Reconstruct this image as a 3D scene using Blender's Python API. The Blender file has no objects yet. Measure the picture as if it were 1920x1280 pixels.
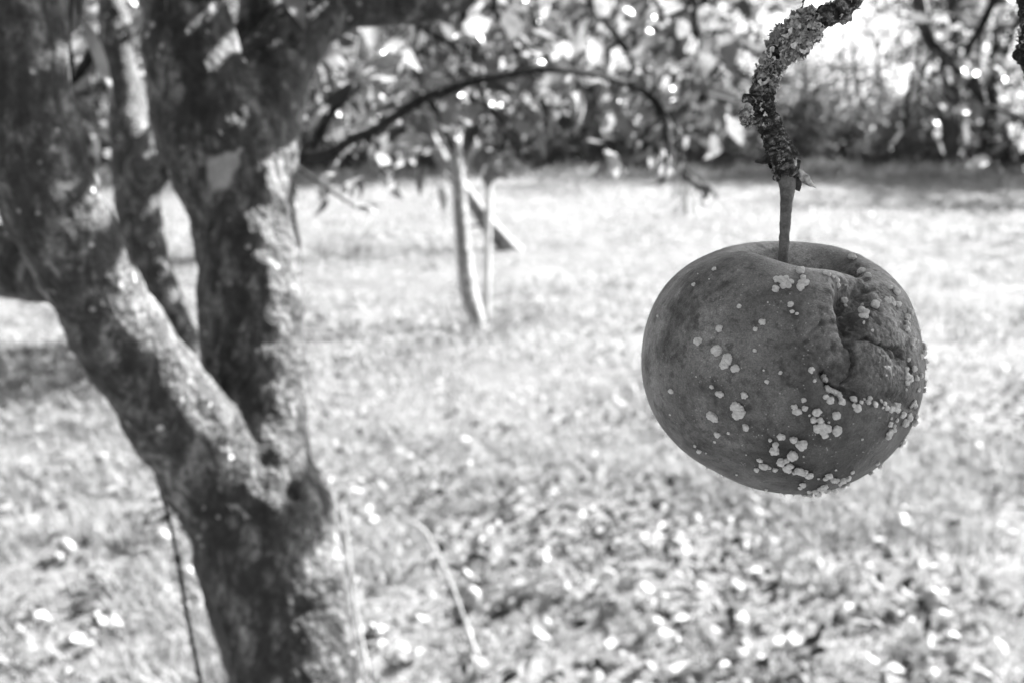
import bpy, math, random
import numpy as np
from mathutils import Vector, Matrix
R = math.radians
random.seed(7); rng = np.random.default_rng(7)
S = bpy.context.scene
COL = S.collection

# ------------------------------------------------------------------ camera
PITCH = R(12.4); CAMZ = 1.30; FPX = 1920*35/36
cd = bpy.data.cameras.new('camera'); cam = bpy.data.objects.new('camera', cd); COL.objects.link(cam)
cam.location = (0, 0, CAMZ); cam.rotation_euler = (math.pi/2-PITCH, 0, 0)
cd.lens = 35; cd.sensor_width = 36; cd.clip_start = 0.02; cd.clip_end = 3000
cd.dof.use_dof = True; cd.dof.focus_distance = 0.262; cd.dof.aperture_fstop = 15.5; cd.dof.aperture_blades = 0
S.camera = cam
# ------------------------------------------------------------------ light
SUN_AZ = R(54); SUN_EL = R(33)        # azimuth from +Y towards +X
w = bpy.data.worlds.new('World'); S.world = w; w.use_nodes = True
nt = w.node_tree; nt.nodes.clear()
sky = nt.nodes.new('ShaderNodeTexSky'); sky.sky_type = 'NISHITA'; sky.sun_disc = False
sky.sun_elevation = SUN_EL; sky.sun_rotation = SUN_AZ; sky.dust_density = 2.5
bw = nt.nodes.new('ShaderNodeRGBToBW'); bg = nt.nodes.new('ShaderNodeBackground'); wo = nt.nodes.new('ShaderNodeOutputWorld')
nt.links.new(sky.outputs[0], bw.inputs[0]); nt.links.new(bw.outputs[0], bg.inputs[0]); nt.links.new(bg.outputs[0], wo.inputs[0])
bg.inputs[1].default_value = 0.055
sl = bpy.data.lights.new('sun', 'SUN'); sl.energy = 5.0; sl.angle = R(0.5); sl.color = (1, 1, 1)
so = bpy.data.objects.new('sun', sl); COL.objects.link(so)
SUND = Vector((math.sin(SUN_AZ)*math.cos(SUN_EL), math.cos(SUN_AZ)*math.cos(SUN_EL), math.sin(SUN_EL)))
so.rotation_euler = SUND.to_track_quat('Z', 'Y').to_euler(); so.location = (5, 5, 8)
S.view_settings.view_transform = 'Standard'; S.view_settings.look = 'None'; S.view_settings.gamma = 1
S.view_settings.exposure = 2.55
S.cycles.use_denoising = True; S.cycles.max_bounces = 8; S.cycles.transparent_max_bounces = 8
S.cycles.sample_clamp_indirect = 12

# ------------------------------------------------------------------ helpers
FW = np.array([0, math.cos(PITCH), -math.sin(PITCH)]); UP = np.array([0, math.sin(PITCH), math.cos(PITCH)]); RT = np.array([1., 0, 0])
CAM = np.array([0, 0, CAMZ])
def P(px, py, d): return CAM + d*(FW + RT*(px-960)/FPX + UP*(640-py)/FPX)
def ground_at(px, py):
    v = FW + RT*(px-960)/FPX + UP*(640-py)/FPX
    return CAM + v*(-CAMZ/v[2])
def depth(p): return float((np.asarray(p)-CAM)@FW)
def proj(V):
    q = V-CAM; d = q@FW
    return np.stack([960+FPX*(q@RT)/d, 640-FPX*(q@UP)/d], -1), d

def _hash(i, j, k, seed):
    n = (i*374761393 + j*668265263 + k*1103515245 + (seed*974711) % 1000003) & 0xffffffff
    n = ((n ^ (n >> 13))*1274126177) & 0xffffffff
    n = (((n ^ (n >> 16)) & 0xffffffff)*668265263) & 0xffffffff
    return ((n ^ (n >> 15)) & 0xffffff)/float(0xffffff)
def noise(p, seed=0):
    p = np.asarray(p, float); f = np.floor(p); i = f.astype(np.int64)+100000; t = p-f; t = t*t*(3-2*t)
    out = 0
    for a in (0, 1):
        for b in (0, 1):
            for c in (0, 1):
                wt = (t[..., 0] if a else 1-t[..., 0])*(t[..., 1] if b else 1-t[..., 1])*(t[..., 2] if c else 1-t[..., 2])
                out = out+wt*_hash(i[..., 0]+a, i[..., 1]+b, i[..., 2]+c, seed)
    return out*2-1
def fbm(p, seed=0, octs=4):
    a, s, tot = 1., 1., 0
    for o in range(octs): tot = tot+a*noise(p*s, seed+o*17); a *= .5; s *= 2.03
    return tot

def new_mesh(name, V, F, mats=None, smooth=True, mi=None):
    """V (n,3); F list of arrays (m,k) or a list of tuples"""
    me = bpy.data.meshes.new(name)
    V = np.asarray(V, np.float32)
    if isinstance(F, np.ndarray): F = [F]
    if isinstance(F, list) and F and not isinstance(F[0], np.ndarray):
        me.from_pydata(V.tolist(), [], [tuple(f) for f in F])
    else:
        F = [f for f in F if len(f)]
        me.vertices.add(len(V)); me.vertices.foreach_set('co', V.ravel())
        nl = sum(f.size for f in F); npoly = sum(len(f) for f in F)
        me.loops.add(nl); me.polygons.add(npoly)
        me.loops.foreach_set('vertex_index', np.concatenate([f.ravel() for f in F]).astype(np.int32))
        tot = np.concatenate([np.full(len(f), f.shape[1]) for f in F]); st = np.concatenate([[0], np.cumsum(tot)[:-1]])
        me.polygons.foreach_set('loop_start', st.astype(np.int32))
        me.update(calc_edges=True)
    me.polygons.foreach_set('use_smooth', np.full(len(me.polygons), smooth))
    for m in (mats or []): me.materials.append(m)
    if mi is not None: me.polygons.foreach_set('material_index', np.asarray(mi, np.int32))
    me.update(); return me
def link(name, me, parent=None, loc=None):
    o = bpy.data.objects.new(name, me); COL.objects.link(o)
    if loc is not None: o.location = loc
    if parent: o.parent = parent
    return o
def obj(name, V, F, mat, parent=None, smooth=True, origin=None):
    V = np.asarray(V, float)
    if parent is not None: V = V-np.array(parent.location)
    elif origin is not None: V = V-np.asarray(origin)
    return link(name, new_mesh(name, V, F, [mat], smooth), parent, None if (parent is not None or origin is None) else origin)
def tag(o, label=None, cat=None, group=None, kind=None):
    for k, v in (('label', label), ('category', cat), ('group', group), ('kind', kind)):
        if v: o[k] = v
    return o
def thing(name, loc, label, cat, group=None):
    o = bpy.data.objects.new(name, None); COL.objects.link(o); o.location = loc; o.empty_display_size = .1
    bpy.context.view_layer.update()
    return tag(o, label, cat, group)
def copy_tree(o, parent=None):
    c = o.copy(); COL.objects.link(c); c.parent = parent
    for ch in list(o.children): copy_tree(ch, c)
    return c

class MB:
    def __init__(s): s.V = []; s.F = {}; s.n = 0
    def add(s, V, F):
        V = np.asarray(V, float); F = np.asarray(F, int)
        s.V.append(V); s.F.setdefault(F.shape[1], []).append(F+s.n); s.n += len(V)
    def get(s): return np.concatenate(s.V), [np.concatenate(f) for f in s.F.values()]
    def obj(s, name, mat, parent=None, smooth=True, origin=None):
        V, F = s.get(); return obj(name, V, F, mat, parent, smooth, origin)

def spline(pts, n):
    """Catmull-Rom through rows of pts, n samples"""
    p = np.asarray(pts, float); k = len(p)
    if k == 2: t = np.linspace(0, 1, n)[:, None]; return p[0]*(1-t)+p[1]*t
    q = np.vstack([2*p[0]-p[1], p, 2*p[-1]-p[-2]])
    u = np.linspace(0, k-1-1e-9, n); i = u.astype(int); t = (u-i)[:, None]
    a, b, c, d = q[i], q[i+1], q[i+2], q[i+3]
    return .5*((2*b)+(-a+c)*t+(2*a-5*b+4*c-d)*t*t+(-a+3*b-3*c+d)*t**3)
def tube(pr, n=24, seg=12, wob=0, seed=0):
    """pr rows (x,y,z,r)"""
    s = spline(pr, n); C = s[:, :3]; r = np.maximum(s[:, 3], 1e-5)
    T = np.gradient(C, axis=0); T /= np.linalg.norm(T, axis=1)[:, None]+1e-12
    N = np.zeros_like(T); a = np.array([0, 0, 1.]) if abs(T[0, 2]) < .9 else np.array([1., 0, 0])
    N[0] = np.cross(T[0], a); N[0] /= np.linalg.norm(N[0])
    for i in range(1, n):
        v = N[i-1]-T[i]*(N[i-1]@T[i]); N[i] = v/(np.linalg.norm(v)+1e-12)
    B = np.cross(T, N); th = np.linspace(0, 2*math.pi, seg, endpoint=False)
    ring = N[:, None]*np.cos(th)[None, :, None]+B[:, None]*np.sin(th)[None, :, None]
    rr = r[:, None, None]*np.ones((n, seg, 1))
    if wob: rr = rr*(1+wob*noise(C[:, None]*9/max(r.mean()*10, .01)*.3+ring*1.3+seed*3.1)[..., None])
    V = (C[:, None]+ring*rr).reshape(-1, 3)
    i = np.arange(n-1)[:, None]*seg; j = np.arange(seg)[None]; j2 = (j+1) % seg
    F = np.stack([i+j, i+j2, i+seg+j2, i+seg+j], -1).reshape(-1, 4)
    V = np.vstack([V, C[0], C[-1]]); k = n*seg
    F2 = [[k, (q+1) % seg, q] for q in range(seg)]+[[k+1, (n-1)*seg+q, (n-1)*seg+(q+1) % seg] for q in range(seg)]
    return V, F, np.array(F2)
def add_tube(mb, pr, n=24, seg=12, wob=0, seed=0):
    V, F, F2 = tube(pr, n, seg, wob, seed); s0 = mb.n; mb.V.append(V); mb.n += len(V)
    mb.F.setdefault(4, []).append(F+s0); mb.F.setdefault(3, []).append(F2+s0)
def px_path(rows, d=None):
    """rows (px,py,r_px[,depth]) -> (x,y,z,r)"""
    out = []
    for q in rows:
        dd = q[3] if len(q) > 3 else d
        out.append(list(P(q[0], q[1], dd))+[q[2]*dd/FPX])
    return out
def fuse(mb, voxel, smooth_it=4):
    V, F = mb.get(); me = new_mesh('tmp', V, F); o = bpy.data.objects.new('tmp', me); COL.objects.link(o)
    m = o.modifiers.new('r', 'REMESH'); m.mode = 'VOXEL'; m.voxel_size = voxel
    if smooth_it: s = o.modifiers.new('s', 'SMOOTH'); s.factor = .5; s.iterations = smooth_it
    dg = bpy.context.evaluated_depsgraph_get(); ev = o.evaluated_get(dg); m2 = bpy.data.meshes.new_from_object(ev)
    n = len(m2.vertices); A = np.zeros(n*3); m2.vertices.foreach_get('co', A)
    Nn = np.zeros(n*3); m2.vertices.foreach_get('normal', Nn)
    L = np.zeros(len(m2.loops), np.int32); m2.loops.foreach_get('vertex_index', L)
    tot = np.zeros(len(m2.polygons), np.int32); m2.polygons.foreach_get('loop_total', tot)
    assert (tot == 4).all()
    bpy.data.objects.remove(o); bpy.data.meshes.remove(me); bpy.data.meshes.remove(m2)
    return A.reshape(-1, 3), Nn.reshape(-1, 3), L.reshape(-1, 4)
def grid_normals(V, F):
    n = np.cross(V[F[:, 2]]-V[F[:, 0]], V[F[:, 3]]-V[F[:, 1]]); N = np.zeros_like(V)
    for k in range(4): np.add.at(N, F[:, k], n)
    return N/(np.linalg.norm(N, axis=1)[:, None]+1e-15)

# ------------------------------------------------------------------ materials
def mat(name): 
    m = bpy.data.materials.new(name); m.use_nodes = True; m.node_tree.nodes.clear(); return m
class N:
    def __init__(s, m): s.t = m.node_tree
    def n(s, typ, **k):
        x = s.t.nodes.new('ShaderNode'+typ)
        for a, b in k.items(): setattr(x, a, b)
        return x
    def l(s, a, b): s.t.links.new(a, b)
    def coord(s): return s.n('TexCoord').outputs['Object']
    def noise(s, co, scale, det=4, rough=.55, dist=0):
        x = s.n('TexNoise'); x.inputs['Scale'].default_value = scale; x.inputs['Detail'].default_value = det
        x.inputs['Roughness'].default_value = rough; x.inputs['Distortion'].default_value = dist
        s.l(co, x.inputs['Vector']); return x.outputs['Fac']
    def vor(s, co, scale, feat='F1'):
        x = s.n('TexVoronoi', feature=feat); x.inputs['Scale'].default_value = scale; s.l(co, x.inputs['Vector']); return x.outputs['Distance']
    def ramp(s, f, stops, interp='LINEAR'):
        x = s.n('ValToRGB'); e = x.color_ramp; e.interpolation = interp
        while len(e.elements) < len(stops): e.elements.new(.5)
        for q, (p, v) in zip(e.elements, stops): q.position = p; q.color = (v, v, v, 1)
        s.l(f, x.inputs[0]); return x.outputs[0]
    def math(s, op, a, b=0, clamp=False):
        x = s.n('Math', operation=op, use_clamp=clamp)
        for i, q in enumerate((a, b)):
            if isinstance(q, (int, float)): x.inputs[i].default_value = q
            else: s.l(q, x.inputs[i])
        return x.outputs[0]
    def mix(s, f, a, b):
        x = s.n('Mix', data_type='FLOAT')
        for i, q in ((0, f), (2, a), (3, b)):
            if isinstance(q, (int, float)): x.inputs[i].default_value = q
            else: s.l(q, x.inputs[i])
        return x.outputs[0]
    def bump(s, h, dist, strength=1.):
        x = s.n('Bump'); x.inputs['Strength'].default_value = strength; x.inputs['Distance'].default_value = dist
        s.l(h, x.inputs['Height']); return x.outputs[0]
    def out(s, colour, rough=.8, spec=.3, normal=None, trans=0):
        b = s.n('BsdfPrincipled'); o = s.n('OutputMaterial')
        if isinstance(colour, (int, float)): b.inputs['Base Color'].default_value = (colour,)*3+(1,)
        else: s.l(colour, b.inputs['Base Color'])
        if isinstance(rough, (int, float)): b.inputs['Roughness'].default_value = rough
        else: s.l(rough, b.inputs['Roughness'])
        b.inputs['Specular IOR Level'].default_value = spec
        if normal: s.l(normal, b.inputs['Normal'])
        if trans:
            t = s.n('BsdfTranslucent'); mx = s.n('MixShader'); mx.inputs[0].default_value = trans
            if isinstance(colour, (int, float)): t.inputs['Color'].default_value = (colour,)*3+(1,)
            else: s.l(colour, t.inputs['Color'])
            s.l(b.outputs[0], mx.inputs[1]); s.l(t.outputs[0], mx.inputs[2]); s.l(mx.outputs[0], o.inputs[0])
        else: s.l(b.outputs[0], o.inputs[0])

def island_leaf(name, lo, hi, rough=.35, trans=.45, spec=.5):
    m = mat(name); g = N(m); geo = g.n('NewGeometry'); rnd = geo.outputs['Random Per Island']
    c = g.ramp(rnd, [(0, lo), (1, hi)])
    blot = g.ramp(g.noise(g.coord(), 60, 3), [(.35, .7), (.6, 1.1)])
    g.out(g.math('MULTIPLY', c, blot), rough, spec, None, trans); return m
M = {}
M['leaf'] = island_leaf('apple leaf', .04, .40, .28, .5)
M['pale_leaf'] = island_leaf('sunlit tone leaf', .28, .5, .3, .4)  # lighter leaf colour stands in for sun on the low twig's leaves
M['far_leaf'] = island_leaf('woodland leaf', .04, .24, .45, .5)
M['dark_leaf'] = island_leaf('bush leaf', .04, .17, .5, .3)
M['blade'] = island_leaf('grass blade', .16, .52, .5, .45, .3)
M['weed'] = island_leaf('weed blade', .08, .22, .5, .4)
M['litter'] = island_leaf('fallen leaf', .02, .40, .6, .2, .2)
for n_ in M['litter'].node_tree.nodes:
    if n_.type == 'VALTORGB' and n_.inputs[0].links[0].from_node.type == 'NEW_GEOMETRY':
        e_ = n_.color_ramp.elements.new(.3); e_.color = (.035, .035, .035, 1); e_ = n_.color_ramp.elements.new(.5); e_.color = (.2, .2, .2, 1)

m = mat('lawn soil and thatch'); g = N(m); co = g.n('NewGeometry').outputs['Position']
c = g.mix(g.ramp(g.noise(co, .55, 4), [(.35, 0), (.65, 1)]), g.ramp(g.noise(co, 14, 5, .65), [(.3, .105), (.7, .20)]), g.ramp(g.noise(co, 9, 5, .65), [(.3, .13), (.7, .23)]))
g.out(c, .95, .1, g.bump(g.noise(co, 22, 5, .7), .03)); M['ground'] = m

def bark(name, lo, mid, hi, sc, patch=.5, spots=True, bumpd=.004, rough=.62, spec=.4):
    m = mat(name); g = N(m); co = g.coord(); mpg = g.n('Mapping'); mpg.inputs['Scale'].default_value = (1, 1, .38); g.l(co, mpg.inputs[0])
    a = g.ramp(g.noise(mpg.outputs[0], sc*1.5, 7, .72, .3), [(.33, lo), (.5, mid), (.67, hi)])
    b = g.math('MULTIPLY', g.ramp(g.noise(co, sc*3.2, 5, .7), [(.36, .25), (.64, 1.8)]), g.ramp(g.noise(co, sc*.35, 3), [(.3, .65), (.7, 1.35)]))
    c = g.math('MULTIPLY', a, b)
    if spots:
        v = g.vor(co, sc*1.9); sp = g.ramp(v, [(.15, 1), (.22, 0)])
        gate = g.ramp(g.noise(co, sc*1.1, 2), [(.55, 0), (.64, .9)])
        c = g.mix(g.math('MULTIPLY', sp, gate), c, .55)
        pt = g.ramp(g.noise(co, sc*.42, 5, .6, 1.2), [(patch+.1, 0), (patch+.13, 1)])
        c = g.mix(pt, c, g.ramp(g.noise(co, sc*6, 3), [(.3, .2), (.7, .42)]))
    h = g.math('ADD', g.noise(co, sc*2.5, 6, .7), g.math('MULTIPLY', g.vor(co, sc*4), .5))
    at = g.n('Attribute', attribute_name='scar'); c = g.mix(at.outputs['Fac'], c, g.ramp(g.noise(co, 60, 4), [(.3, .26), (.7, .44)]))
    g.out(c, rough, spec, g.bump(h, bumpd)); return m
M['bark'] = bark('mottled apple bark', .005, .027, .18, 34, .60)
M['bark_far'] = bark('grey bark', .10, .24, .42, 8, .6, True, .01)
M['bark_dark'] = bark('dark bark', .02, .04, .08, 8, .7, False, .01)
M['twig'] = bark('dark twig bark', .008, .022, .05, 60, .8, False, .001, .85, .12)
M['prop'] = bark('weathered grey bark', .09, .17, .28, 8, .7, False, .01)
m = mat('pale wood'); g = N(m); g.out(g.ramp(g.noise(g.coord(), 12, 4), [(.3, .32), (.7, .6)]), .8, .2); M['pale_wood'] = m

# branch in focus
m = mat('ringed twig bark'); g = N(m); co = g.coord()
a = g.ramp(g.noise(co, 420, 6, .65, .8), [(.34, .008), (.5, .038), (.66, .26)])
b = g.ramp(g.noise(co, 150, 4, .6), [(.4, .5), (.62, 1.5)])
pt = g.ramp(g.noise(co, 330, 5, .7, 1.5), [(.60, 0), (.64, 1)])
at = g.n('Attribute', attribute_name='ring')
c = g.mix(pt, g.math('MULTIPLY', g.math('MULTIPLY', a, b), g.ramp(at.outputs['Fac'], [(.25, .35), (.8, 1.7)])), g.ramp(g.noise(co, 1500, 3), [(.3, .2), (.7, .42)]))
g.out(c, .8, .3, g.bump(g.math('ADD', g.noise(co, 1100, 5, .75), g.noise(co, 420, 4, .7)), .0009)); M['ring_bark'] = m
m = mat('lichen'); g = N(m); co = g.coord(); rnd = g.n('NewGeometry').outputs['Random Per Island']
g.out(g.math('MULTIPLY', g.ramp(rnd, [(0, .12), (1, .72)]), g.ramp(g.noise(co, 900, 4), [(.3, .55), (.7, 1.2)])), .9, .15, g.bump(g.noise(co, 2500, 3), .0002), .12); M['lichen'] = m
m = mat('apple stalk'); g = N(m); co = g.coord()
g.out(g.math('MULTIPLY', g.ramp(g.noise(co, 350, 5, .6), [(.3, .035), (.7, .15)]), g.ramp(g.noise(co, 2500, 2), [(.35, .8), (.65, 1.2)])), .6, .35, g.bump(g.noise(co, 900, 4), .0003)); M['stalk'] = m
m = mat('bud scale'); g = N(m); g.out(g.ramp(g.noise(g.coord(), 500, 4, .6), [(.35, .08), (.65, .5)]), .7, .3, g.bump(g.noise(g.coord(), 900, 4), .0004)); M['bud'] = m
m = mat('mould'); g = N(m); co = g.coord()
g.out(g.ramp(g.noise(co, 1300, 5, .7), [(.3, .46), (.7, .78)]), .95, .1, g.bump(g.noise(co, 2600, 4, .7), .0006)); M['mould'] = m
# apple skin
m = mat('apple skin'); g = N(m); co = g.coord()
mp = g.n('Mapping'); mp.inputs['Scale'].default_value = (1, 1, .35); g.l(co, mp.inputs[0])
base = g.ramp(g.noise(mp.outputs[0], 60, 5, .6, .5), [(.3, .062), (.7, .175)])
fine = g.math('MULTIPLY', g.ramp(g.noise(co, 700, 5, .75), [(.3, .7), (.7, 1.3)]), g.ramp(g.noise(co, 2600, 3, .8), [(.3, .5), (.7, 1.55)]))
c = g.math('MULTIPLY', base, fine)
c = g.math('MULTIPLY', c, g.ramp(g.noise(co, 45, 4, .6, 1.2), [(.35, .6), (.65, 1.25)]))
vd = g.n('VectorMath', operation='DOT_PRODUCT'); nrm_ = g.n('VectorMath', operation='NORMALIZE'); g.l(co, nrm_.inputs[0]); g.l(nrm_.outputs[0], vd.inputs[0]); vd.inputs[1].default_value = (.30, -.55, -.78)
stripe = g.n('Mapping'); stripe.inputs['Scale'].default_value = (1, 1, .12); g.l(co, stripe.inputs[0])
streaky_shade = g.math('ADD', vd.outputs['Value'], g.math('ADD', g.math('MULTIPLY', g.math('SUBTRACT', g.noise(stripe.outputs[0], 150, 4, .6), .5), .9), g.math('MULTIPLY', g.math('SUBTRACT', g.noise(co, 50, 4), .5), .8)))
c = g.math('MULTIPLY', c, g.ramp(streaky_shade, [(-.1, 1.5), (.4, .92), (.95, .32)]))  # streaks are the skin's own; dark underside and light top are painted shade
dk = g.ramp(g.noise(co, 330, 3, .6), [(.56, 1), (.66, .5)]); c = g.math('MULTIPLY', c, dk)
v = g.vor(co, 900); gate = g.ramp(g.noise(co, 190, 3), [(.5, 0), (.6, 1)])
c = g.mix(g.math('MULTIPLY', g.ramp(v, [(.1, .8), (.2, 0)]), gate), c, .42)
v2 = g.vor(co, 380); c = g.mix(g.ramp(v2, [(.05, .7), (.1, 0)]), c, .40)
at = g.n('Attribute', attribute_name='rot'); c = g.math('MULTIPLY', c, g.math('SUBTRACT', 1, g.math('MULTIPLY', at.outputs['Fac'], .7)))
hb = g.math('ADD', g.noise(co, 900, 5, .7), g.math('MULTIPLY', g.noise(co, 260, 3), .8))
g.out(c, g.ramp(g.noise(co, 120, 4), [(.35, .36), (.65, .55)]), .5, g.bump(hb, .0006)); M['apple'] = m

# ------------------------------------------------------------------ leaf templates
def leaf_template(nl=6, curl=.25, fold=.35, wid=.5):
    t = np.linspace(0, 1, nl); wv = wid*.5*np.sin(math.pi*t**.8)**.75; wv[0] = wv[-1] = .015
    V = []; 
    for s_ in (-1, 0, 1):
        x = s_*wv; y = t; z = -curl*(t-.1)**2+abs(s_)*wv*fold
        V.append(np.stack([x, y, z], -1))
    V = np.concatenate(V); F = []
    for a in (0, 1):
        for i in range(nl-1): F.append([a*nl+i, (a+1)*nl+i, (a+1)*nl+i+1, a*nl+i+1])
    return V, np.array(F)
def place(tV, tF, pos, ydir, zdir, size, jit=None):
    """instances template in numpy; pos (n,3), ydir,zdir (n,3), size (n,)"""
    y = ydir/(np.linalg.norm(ydir, axis=1)[:, None]+1e-9); x = np.cross(y, zdir); x /= np.linalg.norm(x, axis=1)[:, None]+1e-9; z = np.cross(x, y)
    T = tV[None] if tV.ndim == 2 else tV
    V = pos[:, None]+size[:, None, None]*(x[:, None]*T[..., 0:1]+y[:, None]*T[..., 1:2]+z[:, None]*T[..., 2:3])
    n = len(pos); nv = T.shape[1]
    F = (tF[None]+np.arange(n)[:, None, None]*nv).reshape(-1, tF.shape[1])
    return V.reshape(-1, 3), F
LT = [leaf_template(6, c, f, w_) for c, f, w_ in ((.25, .35, .52), (.5, .2, .6), (-.15, .6, .48), (.7, .8, .5))]
def leaves(mb, pos, dirs, size, spread=.6, up=.6):
    n = len(pos); 
    for k in range(4):
        s = slice(k, n, 4); p = pos[s]
        if not len(p): continue
        y = dirs[s]+rng.normal(0, spread, (len(p), 3)); y[:, 2] -= .25
        z = rng.normal(0, .7, (len(p), 3)); z[:, 2] += up
        V, F = place(LT[k][0], LT[k][1], p, y, z, size[s]*rng.uniform(.65, 1.15, len(p))); mb.add(V, F)
def leafy_twigs(wood, crown, path, ntw, length, leafsize, r0, gap=.03, droop=.3, per=1, bare=0., start=0.):
    """twigs leave the branch path; leaves sit along the twigs"""
    s = spline(path, 80); C = s[:, :3]
    for k in range(ntw):
        i = int(rng.uniform(start, 1)*78); p = C[i]; t = C[i+1]-C[i]; t /= np.linalg.norm(t)+1e-9
        d = t*.5+rng.normal(0, .7, 3); d /= np.linalg.norm(d); L = length*rng.uniform(.5, 1.2)
        q = [p]; dd = d.copy()
        for _ in range(3):
            dd = dd+rng.normal(0, .25, 3); dd[2] -= droop*.3; dd /= np.linalg.norm(dd); q.append(q[-1]+dd*L/3)
        q = np.array(q); add_tube(wood, np.hstack([q, np.array([[r0], [r0*.8], [r0*.6], [r0*.35]])]), 8, 6)
        m_ = max(2, int(L/gap)); u = spline(q, m_*per+1)[1:]
        dirs = np.repeat(dd[None], len(u), 0)+rng.normal(0, .5, (len(u), 3))
        leaves(crown, u, dirs, np.full(len(u), leafsize))
    m_ = int(np.linalg.norm(np.diff(C, axis=0), axis=1).sum()/gap*(1-bare))
    if m_ > 0:
        u = C[rng.integers(int(start*78), 79, m_)]; leaves(crown, u, rng.normal(0, 1, (m_, 3)), np.full(m_, leafsize))

# ------------------------------------------------------------------ ground
xs = np.concatenate([-np.geomspace(400, 6, 30), np.linspace(-5.8, 7, 180), np.geomspace(7.2, 400, 30)])
ys = np.concatenate([-np.geomspace(60, 1, 10), np.linspace(-.8, 14, 260), np.geomspace(14.2, 900, 60)])
X, Y = np.meshgrid(xs, ys); 
def gz(x, y):
    q = np.stack([x, y, x*0], -1)
    return .035*fbm(q*1.1, 3, 3)*np.exp(-np.maximum(np.hypot(x, y)-12, 0)/15)+.012*noise(q*6, 9)*(np.hypot(x, y) < 14)
Z = gz(X, Y); V = np.stack([X, Y, Z], -1).reshape(-1, 3); nx = len(xs)
i = np.arange(len(ys)-1)[:, None]*nx; j = np.arange(nx-1)[None]
F = np.stack([i+j, i+j+1, i+nx+j+1, i+nx+j], -1).reshape(-1, 4)
tag(obj('ground', V, F, M['ground']), 'pale orchard lawn strewn with fallen leaves', 'ground', kind='structure')

# grass
def wedge(n, y0, y1, p=1., margin=.12):
    """points on the ground in the view wedge"""
    u = rng.uniform(0, 1, n); y = (y0**(2*p)+u*(y1**(2*p)-y0**(2*p)))**(1/(2*p))
    x = rng.uniform(-1, 1, n)*(y*.56+margin+.3); return x, y
gb = MB()
bt = np.array([[-.5, 0, 0], [.5, 0, 0], [-.38, .15, .5], [.38, .15, .5], [0, .5, .93]]) 
bF4 = np.array([[0, 1, 3, 2]]); bF3 = np.array([[2, 3, 4]])
def blades(n, y0, y1, h, wd, p=1., dens=None, hfun=None):
    x, y = wedge(n, y0, y1, p); q = np.stack([x, y, x*0], -1)
    dn = fbm(q*2.2, 21, 3)+.45; keep = rng.uniform(0, 1, n) < np.clip(dn*2.2+.2, .06, 1)
    x, y, q = x[keep], y[keep], q[keep]; n = len(x)
    hh = .8*h*rng.uniform(.45, 1.2, n)*(1+.9*np.clip(fbm(q*1.4, 33, 2), -.4, 1.2)); a = rng.uniform(0, 2*math.pi, n); ln = rng.uniform(.5, 2.6, n)
    base = np.stack([x, y, gz(x, y)-.004], -1); ca, sa = np.cos(a), np.sin(a)
    V = np.zeros((n, 5, 3)); ww = wd*rng.uniform(.6, 1.3, n)
    V[..., 0] = base[:, None, 0]+ww[:, None]*bt[:, 0]*ca[:, None]-(hh*ln)[:, None]*bt[:, 1]*sa[:, None]
    V[..., 1] = base[:, None, 1]+ww[:, None]*bt[:, 0]*sa[:, None]+(hh*ln)[:, None]*bt[:, 1]*ca[:, None]
    V[..., 2] = base[:, None, 2]+hh[:, None]*bt[:, 2]
    k = np.arange(n)[:, None]*5; s0 = gb.n
    gb.V.append(V.reshape(-1, 3)); gb.n += n*5
    gb.F.setdefault(4, []).append((bF4+k)+s0); gb.F.setdefault(3, []).append((bF3+k)+s0)
blades(90000, 1.5, 4.2, .06, .0045, 1)
blades(90000, 4.0, 12, .06, .009, .7)
blades(60000, 11, 40, .08, .02, .6)
blades(16000, 25, 31, .28, .03, .8)
tag(gb.obj('grass', M['blade']), 'pale tufty grass covering the whole lawn', 'grass', kind='stuff')

# fallen leaves: the 300 that show largest are things, the rest one mass
x, y = wedge(28000, 1.6, 11, .62); q = np.stack([x, y, x*0], -1)
dn = .55*fbm(q*1.3, 55, 3)+.36*(x > -.35)*(y < 4.6)+.38*(x < -.35)*(y < 3.6)-.2*(y > 4.6)-.3*(y > 7)
k = rng.uniform(-.2, 1.0, len(x)) < dn+.1; x, y = x[k], y[k]
g3 = np.stack([x, y, gz(x, y)], -1); pp, dd = proj(g3)
vis = (pp[:, 0] > 5) & (pp[:, 0] < 1915) & (pp[:, 1] < 1275)
# not behind the big trunk or the apple
vis &= ~((pp[:, 0] > 230) & (pp[:, 0] < 640) & (pp[:, 1] > 700)) & ~((np.hypot(pp[:, 0]-1470, pp[:, 1]-690) < 270))
order = np.argsort(dd+(~vis)*100); near, rest = order[:300], order[300:]
LM = [[new_mesh('fallen_leaf', *(lambda t: (t[0]*np.array([1, 1, 1])-np.array([0, .5, 0]), t[1]))(leaf_template(7, c, f, w_)), [mm])
       for c, f, w_ in ((.5, .5, .55), (-.6, .3, .6), (.9, .9, .5), (-.25, -.6, .6))] for mm in (M['litter'],)][0]
ml = []
for nm, val in (('pale fallen leaf', .42), ('mid fallen leaf', .22), ('dark fallen leaf', .04)):
    m = mat(nm); g = N(m); g.out(g.ramp(g.noise(g.coord(), 5, 4), [(.35, val*.75), (.65, val)]), .6, .25, None, .15); ml.append(m)
LMM = []
for me in LM:
    for m in ml:
        c = me.copy(); c.materials.clear(); c.materials.append(m); LMM.append(c)
kinds = ['pale', 'mid grey', 'dark']
SHAPES = {me.name: ('arched', 'cupped', 'strongly curled', 'narrow folded')[k//3] for k, me in enumerate(LMM)}
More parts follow.
